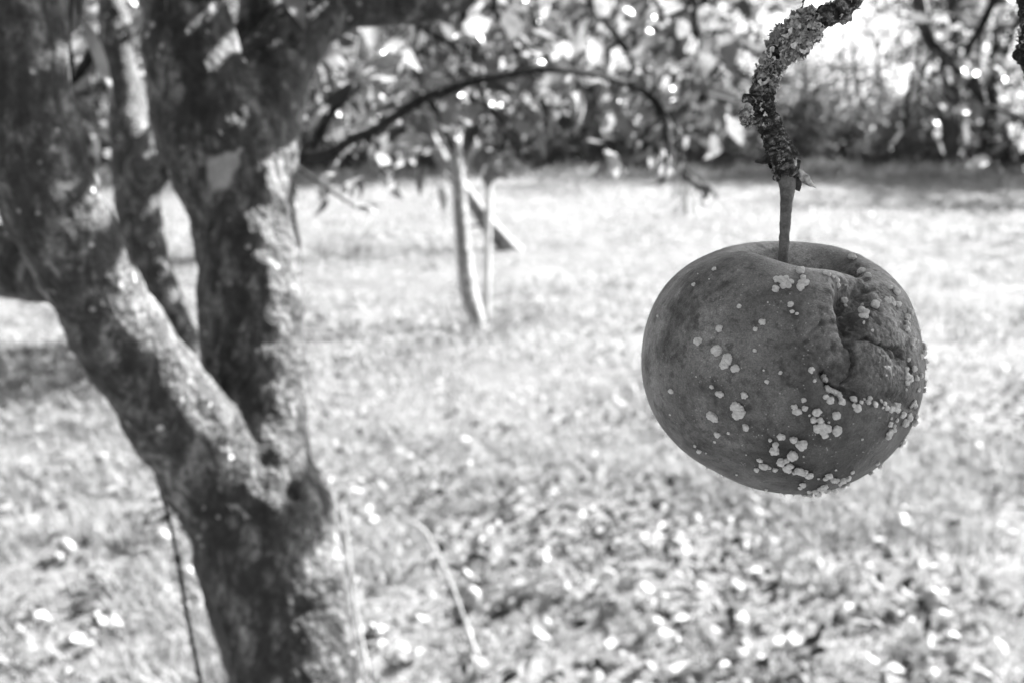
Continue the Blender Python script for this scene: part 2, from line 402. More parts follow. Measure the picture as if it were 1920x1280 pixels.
for i in near:
    s_ = random.random(); mk = 0 if s_ < .42 else (1 if s_ < .68 else 2)
    o = link('fallen_leaf', LMM[random.randrange(4)*3+mk]); sz = random.uniform(.035, .065)
    o.location = (x[i], y[i], g3[i, 2]+.022+random.random()*.02); o.scale = (sz,)*3
    o.rotation_euler = (random.gauss(0, .45), random.gauss(0, .45), random.uniform(0, 6.28))
    px_, py_ = pp[i]; zone = ('left of the trunk' if px_ < 430 else 'just right of the trunk' if px_ < 760 else 'at bottom centre' if px_ < 1100 else 'below the hanging apple' if px_ < 1600 else 'in the lower right corner')
    far_ = 'close' if py_ > 1130 else 'mid-way' if py_ > 1000 else 'farther back'
    lab = f'{kinds[mk]} {SHAPES[o.data.name]} leaf in the grass {zone}, {far_}'
    tag(o, lab, 'fallen leaf', f'{kinds[mk]} {SHAPES[o.data.name]} fallen leaves {zone}, {far_}')
mb = MB(); n = len(rest); pos = g3[rest]+np.array([0, 0, .02])+rng.uniform(0, .02, (n, 1))
yd = rng.normal(0, 1, (n, 3)); yd[:, 2] *= .3; zd = rng.normal(0, .35, (n, 3)); zd[:, 2] += 1
for k in range(4): V, F = place(*LT[k], pos[k::4], yd[k::4], zd[k::4], rng.uniform(.028, .06, len(pos[k::4]))); mb.add(V, F)
tag(mb.obj('fallen_leaves', M['litter']), 'litter of small leaves scattered over the farther lawn', 'leaves', kind='stuff')

# windfall apples
def sphere(nu=32, nv=20):
    u = np.linspace(0, 2*math.pi, nu, endpoint=False); v = np.linspace(0, math.pi, nv)
    return u, v
def fruit_mesh(name, m, nu=28, nv=18):
    u, v = sphere(nu, nv); U, W = np.meshgrid(u, v); r = np.sin(W)*(1+.04*np.cos(5*U)); z = np.cos(W)*.86-.32*np.exp(-(W/.42)**2)+.15*np.exp(-((math.pi-W)/.35)**2)
    V = np.stack([r*np.cos(U), r*np.sin(U), z], -1).reshape(-1, 3)
    i = np.arange(nv-1)[:, None]*nu; j = np.arange(nu)[None]; F = np.stack([i+j, i+nu+j, i+nu+(j+1) % nu, i+(j+1) % nu], -1).reshape(-1, 4)
    return new_mesh(name, V, F, [m])
m = mat('windfall skin'); g = N(m); g.out(g.ramp(g.noise(g.coord(), 2.5, 4), [(.35, .2), (.65, .42)]), .35, .5); fm = fruit_mesh('windfall_apple', m)
for px, py, lab in ((303, 1022, 'pale round windfall apple in grass just left of the thick trunk'), (352, 1085, 'windfall apple half hidden beside the thin shoot under the trunk'),
                    (128, 1046, 'windfall apple beside a dark hollow in the lower left grass'), (1742, 1140, 'pale windfall apple lying in leaf litter at lower right'),
                    (1690, 985, 'small windfall apple below and right of the hanging apple'), (884, 1122, 'bright windfall apple beside a dark tuft at lower centre')):
    p = ground_at(px, py+12); o = link('windfall_apple', fm); s_ = random.uniform(.026, .033); o.location = (p[0], p[1], gz(p[0], p[1])+s_*.8+.01); o.scale = (s_,)*3
    o.rotation_euler = (random.uniform(.4, 1.6), random.uniform(-1, 1), random.uniform(0, 6)); tag(o, lab, 'apple', 'windfall apples on the lawn')

# dark tufts of rank grass
def tuft(px, py, wid, h, n, label, matk='weed', name='grass_tuft', cat='grass tuft', lean=.3):
    p = ground_at(px, py); root = np.array([p[0], p[1], float(gz(p[0], p[1]))]); mb = MB()
    a = rng.uniform(0, 6.283, n); rr = wid*np.sqrt(rng.uniform(0, 1, n))*.5
    pos = np.stack([rr*np.cos(a), rr*np.sin(a)*.7, a*0], -1)+root
    y = np.stack([np.cos(a)*lean*rng.uniform(.2, 1.5, n), np.sin(a)*lean*rng.uniform(.2, 1.5, n), np.ones(n)], -1)
    z = np.stack([-np.sin(a), np.cos(a), a*0], -1)+rng.normal(0, .3, (n, 3))
    T = leaf_template(5, .5, .3, .09); V, F = place(*T, pos, y, z, h*rng.uniform(.5, 1.2, n)); mb.add(V, F)
    return tag(mb.obj(name, M[matk], origin=root), label, cat)
tuft(640, 478, .6, .16, 70, 'dark tuft of rank grass on the lawn behind the lit trunk edge')
tuft(240, 1035, .12, .07, 60, 'dark coarse tuft at lower left among bright leaves')
tuft(905, 638, .42, .13, 110, 'low tuft round the foot of the slender young tree')
tuft(1370, 925, .12, .06, 60, 'dark tuft on the lawn just under the hanging apple')
tuft(1700, 1260, .1, .05, 50, 'dark tuft at the bottom edge below the right litter')

# ------------------------------------------------------------------ big forked apple tree
def trunk_path(px, py, r, d): return list(P(px, py, d))+[r*d/FPX]
D1 = 1.0
mb = MB()
base = P(557, 1300, D1); bx, by = base[0]+.03, base[1]+.02
trunk = [[bx+.03, by+.03, -.05, .115], [bx+.02, by+.02, .08, .09], [bx+.01, by+.01, .3, .072]]+[trunk_path(*q, D1) for q in ((557, 1280, 121), (534, 1150, 130), (508, 1050, 133), (490, 960, 135), (478, 880, 112))]
add_tube(mb, trunk, 60, 28)
add_tube(mb, [trunk_path(*q) for q in ((495, 940, 110, 1.0), (482, 840, 98, 1.0), (478, 700, 99, 1.0), (474, 600, 98, 1.0), (470, 500, 95, 1.0), (455, 400, 100, 1.0), (425, 300, 112, 1.0), (390, 200, 105, .99), (362, 100, 86, .98), (348, 0, 80, .97), (340, -120, 76, .96), (325, -330, 66, .96), (330, -600, 50, 1.0))], 60, 28)
add_tube(mb, [trunk_path(*q) for q in ((455, 330, 92, 1.0), (485, 220, 78, 1.01), (520, 120, 66, 1.03), (580, 35, 56, 1.05), (660, 4, 47, 1.07), (750, 4, 45, 1.09), (830, -8, 44, 1.1), (900, -60, 40, 1.1), (980, -130, 36, 1.12), (1100, -180, 30, 1.15))], 50, 24)
add_tube(mb, [trunk_path(*q) for q in ((440, 260, 70, 1.03), (462, 120, 42, 1.05), (482, 20, 36, 1.06), (492, -100, 36, 1.08), (520, -400, 30, 1.1))], 30, 18)
add_tube(mb, [trunk_path(*q) for q in ((450, 960, 105, .99), (380, 850, 97, .95), (302, 740, 90, .905), (232, 640, 84, .865), (162, 520, 84, .83), (108, 400, 84, .80), (75, 290, 82, .78), (50, 180, 80, .765), (38, 50, 84, .755), (30, -120, 84, .75), (10, -400, 76, .76))], 60, 26)
add_tube(mb, [trunk_path(*q) for q in ((140, 530, 60, .85), (60, 500, 68, .88), (-60, 475, 66, .92), (-250, 420, 60, .96))], 24, 20)
V, Nn, F = fuse(mb, .0042, 8)
V = V+Nn*(.0035*fbm(V*22, 5, 3)+.0022*fbm(V*np.array([80, 80, 55]), 8, 3)+.003*np.clip(noise(V*13, 4)-.35, 0, 1)*6*.6)[:, None]
pq, dq = proj(V); front = (Nn@FW < 0)
dent = np.exp(-(np.hypot(pq[:, 0]-555, pq[:, 1]-920)/14)**2)*front; V = V-Nn*(dent*.016)[:, None]
dent = np.exp(-(np.hypot((pq[:, 0]-548)*1., (pq[:, 1]-66)*.8)/16)**2)*front; V = V-Nn*(dent*.012)[:, None]
t1 = thing('apple_tree', (bx, by, 0), 'thick forked apple tree with mottled lichened bark at left', 'tree')
tk = obj('trunk', V, F, M['bark'], t1); pq, dq = proj(V); wq = pq+np.stack([fbm(V*45, 91, 3), fbm(V*45, 97, 3)], -1)*9
sx_, sy_ = wq[:, 0]+.5*fbm(V*120, 93, 2)*10, wq[:, 1]
sc_ = np.clip(np.minimum.reduce([sx_-392-(sy_-280)*.12, 452-sx_-(sy_-280)*.22, sy_-276-(450-sx_)*.35, 368-sy_-(sx_-400)*.25])/4, 0, 1)*(Nn@FW < 0)*.8
at = tk.data.attributes.new('scar', 'FLOAT', 'POINT'); at.data.foreach_set('value', sc_.astype(np.float32))
# shoots and crown of the big tree
wood, crown = MB(), MB()
add_tube(wood, px_path([(300, 920, 3, .97), (318, 975, 3.2, .98), (335, 1060, 3.6, 1.0), (352, 1160, 4, 1.03), (375, 1270, 4.5, 1.05), (400, 1420, 5, 1.06)]), 30, 8, .2)
wood.obj('shoot', M['twig'], t1); wood = MB()
add_tube(wood, px_path([(540, 300, 4, 1.15), (575, 325, 3.5, 1.2), (620, 358, 3, 1.25), (665, 388, 2.5, 1.3)]), 16, 8)
pq = P(680, 380, 1.3); u = np.array([P(a, b, 1.3) for a, b in ((600, 345), (612, 340), (640, 365), (650, 370), (662, 385), (668, 390), (672, 392), (690, 400))])
lw = MB(); leaves(lw, u, np.array([[.6, -.1, .5], [-.3, 0, -.8], [.8, .1, .6], [.3, 0, .8], [1, 0, .3], [.7, 0, .3], [1, 0, -.1], [.2, 0, -1]]), np.full(8, .035), .25); lw.obj('sunlit_tone_leaves', M['pale_leaf'], t1)
add_tube(wood, px_path([(124, 225, 4, .80), (132, 170, 4, .80), (136, 130, 4, .80), (130, 60, 4, .81), (140, -60, 4, .82)]), 16, 8)
# upper crown, above the picture, that shades the upper limbs
limbs = [[(325, -600, 50, 1.0), (420, -900, 40, 1.2), (700, -1200, 22, 1.5)], [(325, -560, 45, 1.0), (180, -900, 34, .9), (-100, -1300, 22, .9)],
         [(1100, -180, 30, 1.15), (1250, -300, 24, 1.3), (1500, -420, 14, 1.5)], [(980, -130, 30, 1.12), (1050, -300, 24, 1.3), (1250, -500, 14, 1.6)],
         [(520, -400, 30, 1.1), (650, -600, 24, 1.3), (950, -800, 14, 1.7)], [(10, -400, 72, .76), (-60, -700, 50, .8), (-200, -1200, 30, .9)], [(20, -300, 40, .76), (200, -500, 26, .85), (420, -640, 14, 1.0)]]
for L in limbs:
    p = px_path(L); add_tube(wood, p, 24, 12, .1); leafy_twigs(wood, crown, p, 34 if L[0][0] < 600 else 9, .24, .065, .0028, .028, .05, 1, .5, .4)
add_tube(wood, [list(P(345, -330, .96))+[.02], [-.10, 1.15, 1.66, .016], [.05, 1.2, 1.70, .012], [.2, 1.3, 1.74, .006]], 24, 10)
add_tube(wood, [[-.10, 1.15, 1.66, .012], [-.02, 1.02, 1.66, .008], [.08, .98, 1.70, .004]], 12, 8)
n_ = 440; q_ = np.stack([rng.uniform(-.22, .20, n_), rng.uniform(.92, 1.38, n_), rng.uniform(1.62, 1.78, n_)], -1); leaves(crown, q_, rng.normal(0, 1, (n_, 3)), np.full(n_, .065), .4, 1.2)
wood.obj('branches', M['twig'], t1); crown.obj('crown', M['leaf'], t1)

# ------------------------------------------------------------------ second apple tree behind, holding the hanging leafy boughs
t2b = ground_at(560, 1230); D2 = 2.05
t2 = thing('apple_tree', (t2b[0], t2b[1], 0), 'slimmer pale apple stem seen in the gap between the big limbs, with hanging leafy boughs', 'tree')
mb = MB()
st = [[t2b[0], t2b[1], -.05, .075]]+px_path([(520, 1120, 48, 2.1), (440, 900, 40, 2.1), (385, 740, 36, D2), (335, 630, 34, D2), (298, 540, 36, D2), (264, 440, 40, D2), (254, 340, 42, D2), (246, 240, 38, D2), (232, 150, 31, D2), (215, 40, 27, D2), (200, -120, 26, D2), (180, -500, 20, D2)])
add_tube(mb, st, 70, 18)
add_tube(mb, px_path([(262, 360, 36, D2), (300, 315, 26, 2.03), (380, 300, 20, 2.0), (470, 308, 16, 1.95), (556, 300, 13, 1.9)]), 24, 12)
add_tube(mb, px_path([(255, 360, 30, 2.0), (262, 320, 30, 1.95), (290, 300, 22, 1.92)]), 10, 12)
V, Nn, F = fuse(mb, .008, 4); V = V+Nn*(.006*fbm(V*14, 15, 3))[:, None]
obj('trunk', V, F, M['bark'], t2)
wood, crown = MB(), MB()
B = [[(550, 300, 13, 1.88), (620, 288, 10.5, 1.8), (660, 262, 9.5, 1.76), (700, 245, 9.5, 1.72), (800, 182, 9, 1.66), (830, 176, 9.5, 1.65), (880, 156, 8, 1.64), (960, 140, 7, 1.65), (1030, 130, 7.5, 1.66), (1110, 140, 6.5, 1.72), (1180, 160, 6, 1.8), (1225, 185, 6, 1.88), (1235, 225, 4, 1.9)],
     [(590, 288, 8, 1.9), (605, 240, 8, 1.9), (640, 190, 7, 1.92), (680, 160, 6, 1.95)],
     [(860, -120, 9, 1.8), (920, -20, 7, 1.85), (935, 32, 7, 1.87), (985, 85, 6, 1.9), (1045, 130, 6, 1.9)],
     [(1050, -120, 7, 2.0), (1105, 0, 6, 2.0), (1150, 60, 6, 2.0), (1180, 100, 5, 2.0), (1190, 160, 5, 1.95)],
     [(862, 178, 6, 1.9), (905, 195, 5, 1.85), (935, 225, 5, 1.82), (945, 262, 4, 1.8), (940, 290, 4, 1.8)],
     [(1190, 165, 6, 1.9), (1235, 195, 5, 1.85), (1252, 260, 5, 1.83), (1246, 330, 4, 1.82), (1232, 346, 4, 1.82)],
     [(1200, 168, 5, 1.9), (1262, 230, 5, 1.95), (1282, 320, 4, 1.95), (1310, 352, 5, 1.95), (1328, 352, 4, 1.95), (1345, 372, 3, 1.95)],
     [(1285, -120, 8, 1.9), (1302, 0, 6, 1.9), (1305, 60, 5, 1.9), (1345, 105, 4, 1.9)],
     [(700, 245, 6, 1.9), (750, 235, 5, 2.0), (760, 250, 4, 2.05)],
     [(1040, 130, 6, 1.9), (1110, 170, 5, 2.0), (1160, 180, 4, 2.05), (1120, 215, 4, 2.1)],
     [(700, -120, 8, 2.2), (760, 20, 7, 2.2), (850, 90, 5, 2.2), (870, 120, 4, 2.2)],
     [(800, 182, 6, 1.9), (830, 230, 7, 1.95), (848, 280, 5, 2.0)]]
for k_, L in enumerate(B):
    p = px_path(L); add_tube(wood, p, 40, 8, .25, k_)
    if k_ in (5, 6): p = p[:-2]
    if k_ == 0: p = [[a, b+.22, c+.02, d_] for a, b, c, d_ in p]
    leafy_twigs(wood, crown, p, [20, 10, 9, 9, 7, 15, 15, 8, 4, 9, 12, 3][k_], .17 if k_ not in (4, 5, 6) else .08, .066 if k_ not in (5, 6) else .042, .0018, .04, .4, 1, .75, .15)
# loose fill higher in the canopy, beyond the drawn boughs
for q in range(34):
    a, b, d_ = rng.uniform(540, 1400), rng.uniform(-100, 110), rng.uniform(2.1, 3.2)
    p = px_path([(a, b-120, 6, d_), (a+rng.uniform(-60, 60), b, 5, d_), (a+rng.uniform(-90, 90), b+90, 3, d_)]); add_tube(wood, p, 12, 6)
    leafy_twigs(wood, crown, p, 6, .2, .066, .0018, .045, .3, 1, .7)
for L in [[(205, 60, 14, D2), (160, 120, 10, 2.1), (120, 190, 8, 2.15)], [(220, 100, 12, D2), (270, 60, 9, 2.2), (330, 20, 8, 2.3)], [(245, 200, 10, D2), (190, 160, 8, 2.1), (150, 180, 6, 2.15), (130, 210, 5, 2.2)]]:
    p = px_path(L); add_tube(wood, p, 16, 8); leafy_twigs(wood, crown, p, 10, .2, .06, .002, .03, .3, 1, .5)
wood.obj('branches', M['twig'], t2); crown.obj('crown', M['leaf'], t2)

# ------------------------------------------------------------------ the hanging apple
AC = P(1470, 690, .2805); AR = .04
prof = np.array([(0, .40), (.05, .41), (.12, .45), (.21, .56), (.32, .69), (.42, .775), (.53, .805), (.66, .765), (.79, .66), (.91, .46), (.985, .22), (1.0, .04), (.975, -.18), (.90, -.40), (.79, -.585), (.65, -.73), (.50, -.82), (.36, -.865), (.24, -.87), (.14, -.83), (.06, -.79), (0, -.78)])
nv, nu = 380, 900
ps = spline(prof, 1500); ln = np.concatenate([[0], np.cumsum(np.linalg.norm(np.diff(ps, axis=0), axis=1))]); ps = np.stack([np.interp(np.linspace(0, ln[-1], nv), ln, ps[:, k]) for k in (0, 1)], -1)
ps[0, 0] = ps[-1, 0] = 1e-4
u = np.linspace(0, 2*math.pi, nu, endpoint=False)
rr = ps[:, 0][:, None]; zz = ps[:, 1][:, None]*np.ones((1, nu)); U = u[None]
lob = 1+.018*np.cos(5*U+.6)+.012*np.cos(2*U+1)+.01*np.cos(3*U)
X = rr*np.cos(U)*lob; Y_ = rr*np.sin(U)*lob; zz = zz*(1+.02*np.cos(5*U+.6)*np.clip(rr, 0, 1))
V = np.stack([X, Y_, zz], -1).reshape(-1, 3)*AR
# the front right rim of the stalk cavity sags (top dips towards camera and right)
rho = np.hypot(V[:, 0], V[:, 1])/AR; top = np.clip((V[:, 2]/AR-.05)/.5, 0, 1); top = top*top*(3-2*top)
fr = (V[:, 0]*.45-V[:, 1]*.9)/AR
V[:, 2] -= AR*.20*np.clip(fr, 0, 1)*np.exp(-((rho-.45)/.4)**2)*top
V[:, 2] += AR*.03*np.clip(-fr, 0, 1)*np.exp(-((rho-.45)/.3)**2)*top
V = V@np.array(Matrix.Rotation(R(-3), 3, 'X') @ Matrix.Rotation(R(5), 3, 'Y')).T + AC
i = np.arange(nv-1)[:, None]*nu; j = np.arange(nu)[None]; AF = np.stack([i+j, i+nu+j, i+nu+(j+1) % nu, i+(j+1) % nu], -1).reshape(-1, 4)
outline = np.array([(1300, 488), (1340, 470), (1385, 457), (1440, 452), (1500, 453), (1550, 458), (1590, 468), (1640, 492), (1680, 525), (1708, 565), (1724, 610), (1732, 660), (1735, 705), (1726, 760), (1706, 808), (1674, 850), (1640, 880), (1600, 903), (1550, 921), (1500, 927), (1450, 923), (1400, 911), (1350, 889), (1300, 861), (1262, 828), (1228, 783), (1208, 730), (1202, 680), (1206, 630), (1220, 582), (1240, 545), (1265, 515)], float)
def warp(V):
    q, d = proj(V); a = q-np.array([1470, 690]); ph = np.arctan2(a[:, 1], a[:, 0]); ro = np.hypot(a[:, 0], a[:, 1])
    nb = 120; b = ((ph+math.pi)/(2*math.pi)*nb).astype(int) % nb; mx = np.zeros(nb); np.maximum.at(mx, b, ro)
    oc = spline(np.vstack([outline, outline[:1]]), 2000)-np.array([1470, 690]); oph = np.arctan2(oc[:, 1], oc[:, 0]); oro = np.hypot(oc[:, 0], oc[:, 1])
    cen = (np.arange(nb)+.5)/nb*2*math.pi-math.pi; o = np.argsort(oph)
    tg = np.interp(cen, oph[o], oro[o], period=2*math.pi); s = tg/mx
    ker = np.exp(-np.linspace(-1.5, 1.5, 7)**2); ker /= ker.sum(); s = np.convolve(np.r_[s[-3:], s, s[:3]], ker, 'valid')
    sv = np.interp(ph, cen, s, period=2*math.pi); mv = np.interp(ph, cen, mx, period=2*math.pi)
    wgt = np.clip(ro/mv, 0, 1)**1.5; k = 1+(sv-1)*wgt
    off = V-AC; r_, u_ = off@RT, off@UP
    return V+np.outer(r_*(k-1), RT)+np.outer(u_*(k-1), UP)
for _ in range(3): V = warp(V)
AN = grid_normals(V, AF)
if ((V-AC)*AN).sum(1).mean() < 0: AN = -AN; AF = AF[:, ::-1]
q, d = proj(V); PX = AC*0; pxm = .2805/FPX     # metres per photo pixel at the fruit
viewdir = V-CAM; viewdir /= np.linalg.norm(viewdir, axis=1)[:, None]
facing = np.clip(-(AN*viewdir).sum(1)*4+.4, 0, 1); rows = np.repeat(np.arange(nv), nu); cav = np.clip((rows-nv*.115)/(nv*.03), 0, 1)*facing
def poly_dist(q, pts, n=60):
    c = spline(pts, n); best = np.full(len(q), 1e9); sg = np.zeros(len(q)); uu = np.zeros(len(q)); t = np.gradient(c, axis=0)
    for k in range(n):
        dx = q[:, 0]-c[k, 0]; dy = q[:, 1]-c[k, 1]; dd = dx*dx+dy*dy; m_ = dd < best
        best[m_] = dd[m_]; sg[m_] = np.sign(t[k, 0]*dy-t[k, 1]*dx)[m_]; uu[m_] = k/(n-1)
    return np.sqrt(best), sg, uu
disp = np.zeros(len(V)); rot = np.zeros(len(V)); nq = q/40
qw = q+np.stack([fbm(V/.003, 3, 3), fbm(V/.003, 9, 3)], -1)*5+np.stack([fbm(V/.0012, 13, 2), fbm(V/.0012, 19, 2)], -1)*1.5
def crease(pts, wdt, dep, side=0, w2=0, taper=True):
    """side: +-1 deepens that side with the broad width w2"""
    global disp, rot
    dd, sg, uu = poly_dist(qw, np.array(pts, float)); 
    e = np.exp(-(dd/wdt)**2)
    if side: e = np.where(sg*side > 0, np.exp(-(dd/w2)**2), e)
    if taper: e = e*np.clip(np.minimum(uu, 1-uu)*6+.15, 0, 1)
    disp -= dep*e; rot += np.clip(dep/8, 0, 1)*.5*np.exp(-(dd/4)**2)*np.clip(np.minimum(uu, 1-uu)*6, 0, 1)
def pit(cx, cy, rx, ry, dep, p=2., ang=0):
    global disp
    a = R(ang); x_ = (qw[:, 0]-cx)*math.cos(a)+(qw[:, 1]-cy)*math.sin(a); y_ = -(qw[:, 0]-cx)*math.sin(a)+(qw[:, 1]-cy)*math.cos(a)
    e = np.exp(-((x_/rx)**2+(y_/ry)**2)**(p/2)); disp -= dep*e; return e
qk = qw.copy(); qw = qw+np.stack([fbm(V/.006, 103, 3), fbm(V/.006, 109, 3)], -1)*9
e = pit(1606, 543, 38, 28, 34, 4, 12); rot += e*1.6
e = pit(1590, 585, 20, 36, 22, 3, -8); rot += e*1.3
e = pit(1628, 572, 34, 22, 10, 3, 20); rot += e*.5; qw = qk
pit(1640, 690, 62, 60, 5, 2); 
crease([(1572, 528), (1572, 560), (1579, 600), (1588, 632), (1600, 650)], 6, 15, -1, 34)
crease([(1600, 645), (1606, 668), (1604, 695), (1594, 718), (1580, 732)], 2.8, 9, 0)
crease([(1594, 640), (1599, 668), (1596, 690), (1584, 710)], 9, 4, 0)
crease([(1532, 682), (1545, 712), (1562, 734), (1590, 742), (1625, 748)], 7, 22, -1, 34)
crease([(1600, 745), (1640, 753), (1670, 752), (1700, 764), (1722, 768)], 5, 7, -1, 16)
crease([(1540, 695), (1552, 722), (1575, 738), (1600, 742)], 6, 7, 0)
crease([(1606, 634), (1630, 630), (1648, 640), (1664, 650), (1680, 654), (1692, 668), (1702, 672)], 2.8, 9, 0)
crease([(1648, 640), (1672, 660), (1700, 684)], 8, 3, 0)
crease([(1703, 640), (1707, 665), (1706, 700), (1700, 730)], 2.6, 6, 0)
for pts in ([(1470, 652), (1485, 644), (1500, 650)], [(1500, 648), (1515, 636), (1535, 630)], [(1500, 650), (1515, 658), (1528, 678), (1534, 694)], [(1497, 655), (1484, 668), (1472, 690)],
            [(1507, 655), (1520, 668), (1526, 684)], [(1470, 702), (1490, 697), (1515, 700), (1525, 706)], [(1480, 690), (1500, 684), (1520, 688)], [(1485, 672), (1500, 668), (1516, 676)],
            [(1440, 646), (1460, 642), (1480, 640)], [(1495, 610), (1497, 630), (1498, 645)], [(1512, 628), (1525, 612), (1545, 600)], [(1470, 720), (1500, 714), (1530, 718)], [(1462, 668), (1460, 690), (1466, 712)]):
    crease(pts, rng.uniform(2.6, 5), rng.uniform(1.6, 3.8))
crease([(1614, 690), (1606, 712), (1592, 730)], 2.5, 3); crease([(1598, 700), (1590, 712), (1578, 720)], 2.5, 2.5)
crease([(1410, 798), (1430, 810), (1445, 820)], 3, 1.5); crease([(1450, 805), (1465, 800), (1475, 793)], 2.5, 2)
crease([(1540, 755), (1534, 765), (1530, 780)], 2.5, 1.5)
# leathery shrunken skin
zone = np.exp(-(((q[:, 0]-1618)/112)**2+((q[:, 1]-640)/118)**2)**2)
zone2 = np.exp(-(((q[:, 0]-1575)/50)**2+((q[:, 1]-570)/60)**2)**1.5)
rid = (1-np.abs(fbm(V/.0042, 31, 3)))
Va = V.copy(); Va[:, 2] *= .45; rid2 = 1-np.abs(fbm(Va/.0017, 131, 3)); rid3 = 1-np.abs(fbm(V/.0024, 137, 3))
disp += zone*(2.2*fbm(V/.005, 41, 4)-2.6*rid**3-2.2*rid2**4-2.2*rid3**4)
rot += zone*(.22+.25*np.clip(rid**3, 0, 1))+zone2*1.8*fbm(V/.0018, 44, 3)+.45*fbm(V/.0013, 47, 4)+.9*fbm(V/.011, 49, 2)
lf = np.exp(-(((q[:, 0]-1500)/90)**2+((q[:, 1]-660)/90)**2)**2); disp += lf*1.0*fbm(V/.004, 61, 3)
V = V+AN*(disp*cav*pxm)[:, None]
AN = grid_normals(V, AF); 
if ((V-AC)*AN).sum(1).mean() < 0: AN = -AN
q, d = proj(V)
apple = thing('apple', AC, 'large wrinkled rotting apple dotted with pale mould, hanging from a lichened branch', 'apple')
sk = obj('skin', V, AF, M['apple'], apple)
at = sk.data.attributes.new('rot', 'FLOAT', 'POINT'); at.data.foreach_set('value', np.clip(rot*cav, 0, 1).astype(np.float32))
# stalk
sp = px_path([(1468, 520, 11, .281), (1468.5, 488, 9.5, .281), (1471, 440, 9.5, .281), (1473, 405, 10.5, .281), (1475, 375, 12, .281), (1476, 355, 14.5, .281), (1476, 335, 17, .282)])
VV, FF, F3 = tube(sp, 80, 32); VV += (VV-np.array(P(1472, 420, .281)))*0
VV = VV+np.random.default_rng(3).normal(0, 1e-5, VV.shape); nrm = fbm(VV/.0012, 71, 3)
cl = spline(np.array(sp)[:, :3], 80); rad = VV[:80*32].reshape(80, 32, 3)-cl[:, None]; rad = rad/np.linalg.norm(rad, axis=2)[..., None]
VV[:80*32] += (rad.reshape(-1, 3)*(nrm[:80*32]*.00012)[:, None])
obj('stalk', VV, [FF, F3], M['stalk'], apple)

# mould pustules
def crop(ox, oy, L): return [(ox+a/5.12, oy+b/5.12, c/5.12) for a, b, c in L]
PU = crop(1190, 440, [(765, 340, 20), (568, 490, 18), (230, 783, 16), (1006, 690, 20), (1220, 845, 28), (1162, 915, 18), (812, 898, 32), (616, 1018, 34), (783, 1118, 46), (895, 1190, 46), (873, 1238, 44), (970, 1275, 36), (1155, 1115, 18), (1356, 523, 30), (1498, 668, 24), (1510, 748, 17), (1365, 440, 32), (1410, 450, 34), (1450, 430, 28), (1490, 460, 30), (1475, 500, 26), (1420, 495, 30), (1450, 470, 30), (55, 1148, 10), (605, 383, 7), (713, 430, 7), (140, 775, 7), (1278, 650, 7)])
PU += crop(1450, 440, [(165, 670, 25), (180, 748, 18), (228, 758, 15), (260, 360, 40), (283, 418, 28), (290, 475, 42), (262, 515, 35), (500, 382, 24), (530, 388, 22), (572, 410, 14), (605, 440, 22), (620, 485, 24), (678, 485, 12), (728, 478, 10), (680, 637, 32), (690, 688, 16), (755, 225, 40), (850, 360, 38), (910, 400, 30), (1113, 510, 26), (1172, 560, 38), (970, 678, 36), (1008, 635, 18), (1090, 640, 36), (1125, 625, 28), (1135, 670, 28), (1192, 680, 34), (1305, 745, 34), (1272, 800, 34), (1278, 858, 30), (1265, 905, 30), (1295, 930, 20), (1390, 920, 20), (1318, 1018, 38), (1375, 1025, 18), (1338, 1082, 26), (1475, 1045, 18), (1443, 1080, 32), (1432, 1130, 30), (1408, 1168, 26), (1453, 1213, 28), (1290, 1192, 22), (850, 735, 34), (880, 750, 30), (888, 790, 32), (850, 790, 24), (858, 672, 14), (865, 845, 12), (945, 915, 12), (1480, 1250, 15)])
